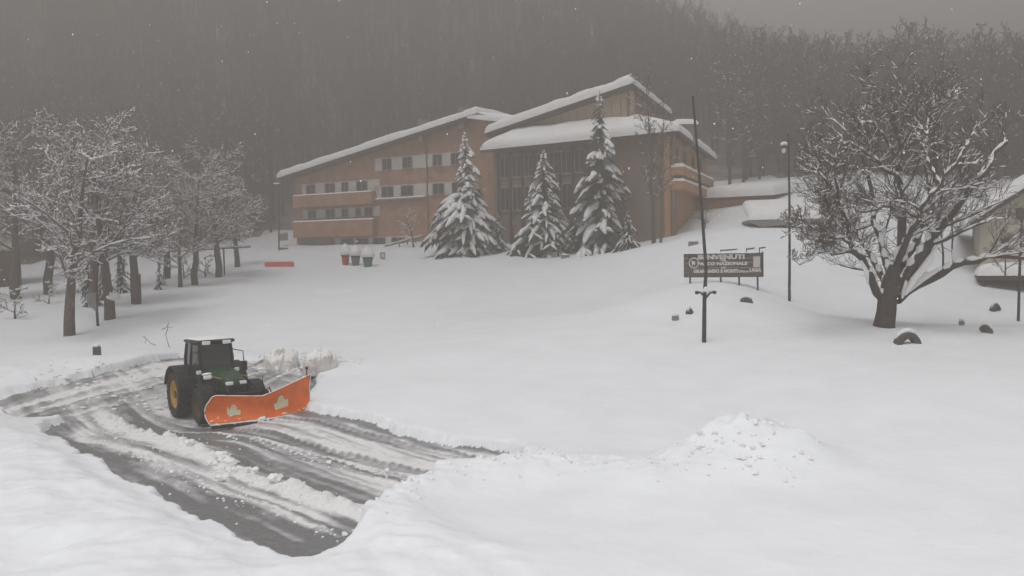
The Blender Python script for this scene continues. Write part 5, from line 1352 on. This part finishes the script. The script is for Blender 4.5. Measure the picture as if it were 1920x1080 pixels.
for k in range(480):
    r_ = rg.random()
    if r_ < .5:
        i = rg.uniform(WIND[0][0], WIND[-1][0]); s_ = i; t_ = float(wind_t(s_)) + rg.gauss(-.1, .38)
    elif r_ < .75: s_ = rg.uniform(-31, -15.5); t_ = float(wind_t(s_)) - 1.3 + rg.gauss(0, .25)
    else: s_ = rg.uniform(-26, -15.5); t_ = float(track_t(s_)) - .75 + rg.gauss(0, .2)
    x, y = HD * s_ + NT * t_
    if float(sd_poly(np.array([x]), np.array([y]))[0]) < .1: continue
    a = rg.uniform(.014, .045) * (1.9 if rg.random() < .07 else 1); c.blob((x, y, on(x, y) + a * .3), a, a * rg.uniform(.7, 1.2), a * .8, k, .3, 6, 4)
for k in range(130):
    i = rg.randrange(len(CLODLINE) - 1); u = rg.random(); q_ = CLODLINE[i] * (1 - u) + CLODLINE[i + 1] * u
    x, y = q_[0] + rg.gauss(0, .45), q_[1] + rg.gauss(0, .4); a = rg.uniform(.02, .07); c.blob((x, y, on(x, y) + a * .2), a, a * rg.uniform(.7, 1.2), a * .8, k, .3, 6, 4)
for k in range(80):
    x, y = PILE[0] + rg.gauss(0, .95), PILE[1] + rg.gauss(0, .75); a = rg.uniform(.02, .09); c.blob((x, y, on(x, y) + a * .2), a, a * rg.uniform(.7, 1.2), a * .8, k, .3, 6, 4)
for q0 in (LUMP1, LUMP2):
    for k in range(60):
        x, y = q0[0] + rg.gauss(0, 1.0), q0[1] + rg.gauss(0, .6); a = rg.uniform(.03, .12); c.blob((x, y, on(x, y) + a * .2), a, a, a * .8, k, .3, 6, 4)
for k in range(90):
    p_ = hit(rg.uniform(60, 320), 0 + rg.uniform(690, 770), ROAD_Z)
    x, y = p_[0], p_[1]; a = rg.uniform(.03, .09); c.blob((x, y, on(x, y) + a * .2), a * 1.6, a, a * .7, k, .3, 6, 4)
hs_ = hit_st(428, 884)[0]
for k in range(26):
    s_ = hs_ + rg.gauss(0, 1.6); t_ = float(wind_t(s_)) + rg.gauss(0, .22); x, y = HD * s_ + NT * t_; a = rg.uniform(.07, .17)
    c.blob((x, y, on(x, y) + a * .35), a * rg.uniform(.8, 1.4), a, a * rg.uniform(.6, .9), 900 + k, .3, 9, 6)
o = c.build('snow_clods', M['snow_load']); o['kind'] = 'stuff'; o['label'] = 'loose snow clods scattered along the ridges of the ploughed lot'
# twigs poking through the bank behind the tractor
def twig(px, py, segs, label):
    b0 = foot(px, py, .05); k = b0[1] / FPX
    br = []
    for sg in segs: br.append((np.array([(a * k, rg.uniform(-.05, .05), b_ * k) for a, b_ in sg]), np.linspace(.024, .010, len(sg))))
    o = tubes_obj('dry_stalk', br, 5, M['reed']); o.location = tuple(b0); tag(o, label, 'stalk')
twig(318, 650, [[(0, 0), (-4, 12), (-6, 18)], [(-2, 38), (-6, 26), (-4, 16)], [(-14, 36), (-4, 40), (8, 40)], [(-4, 40), (0, 48), (-2, 52)]], 'dry stalks with a small cross shaped top just left of the cab')
twig(296, 646, [[(0, 0), (-14, 6), (-26, 20)], [(-26, 20), (-22, 14), (-24, 6)]], 'curved dry twig in the bank left of the cab')
twig(178, 694, [[(0, 0), (-4, 8), (-6, 14)], [(-10, -3), (-16, 4), (-18, 6)]], 'pair of short dry stalks at the left bank foot')
twig(70, 712, [[(0, 0), (-2, 5), (-5, 8)]], 'single short dry stalk at the far left bank')
# flakes in the air
rs = np.random.RandomState(5); NFL = 1800
cx = rs.uniform(-24, 24, NFL); cy = rs.uniform(9, 48, NFL); cz = rs.uniform(-.2, 16, NFL)
ok = cz > g0(cx, cy) + .1; cx, cy, cz = cx[ok], cy[ok], cz[ok]; NFL = len(cx)
rad = rs.uniform(.006, .013, NFL) + (rs.rand(NFL) < .10) * .010 * (cy > 20)
octv = np.array([(1, 0, 0), (-1, 0, 0), (0, 1, 0), (0, -1, 0), (0, 0, 1.3), (0, 0, -1.3)]); octf = np.array([(0, 2, 4), (2, 1, 4), (1, 3, 4), (3, 0, 4), (2, 0, 5), (1, 2, 5), (3, 1, 5), (0, 3, 5)])
V = (np.stack([cx, cy, cz], 1)[:, None, :] + rad[:, None, None] * octv[None]).reshape(-1, 3)
F = (octf[None] + 6 * np.arange(NFL)[:, None, None]).reshape(-1, 3)
o = mesh_obj('snowflakes', V, [F], M['flake']); o['kind'] = 'stuff'; o['label'] = 'white snowflakes falling through the air'
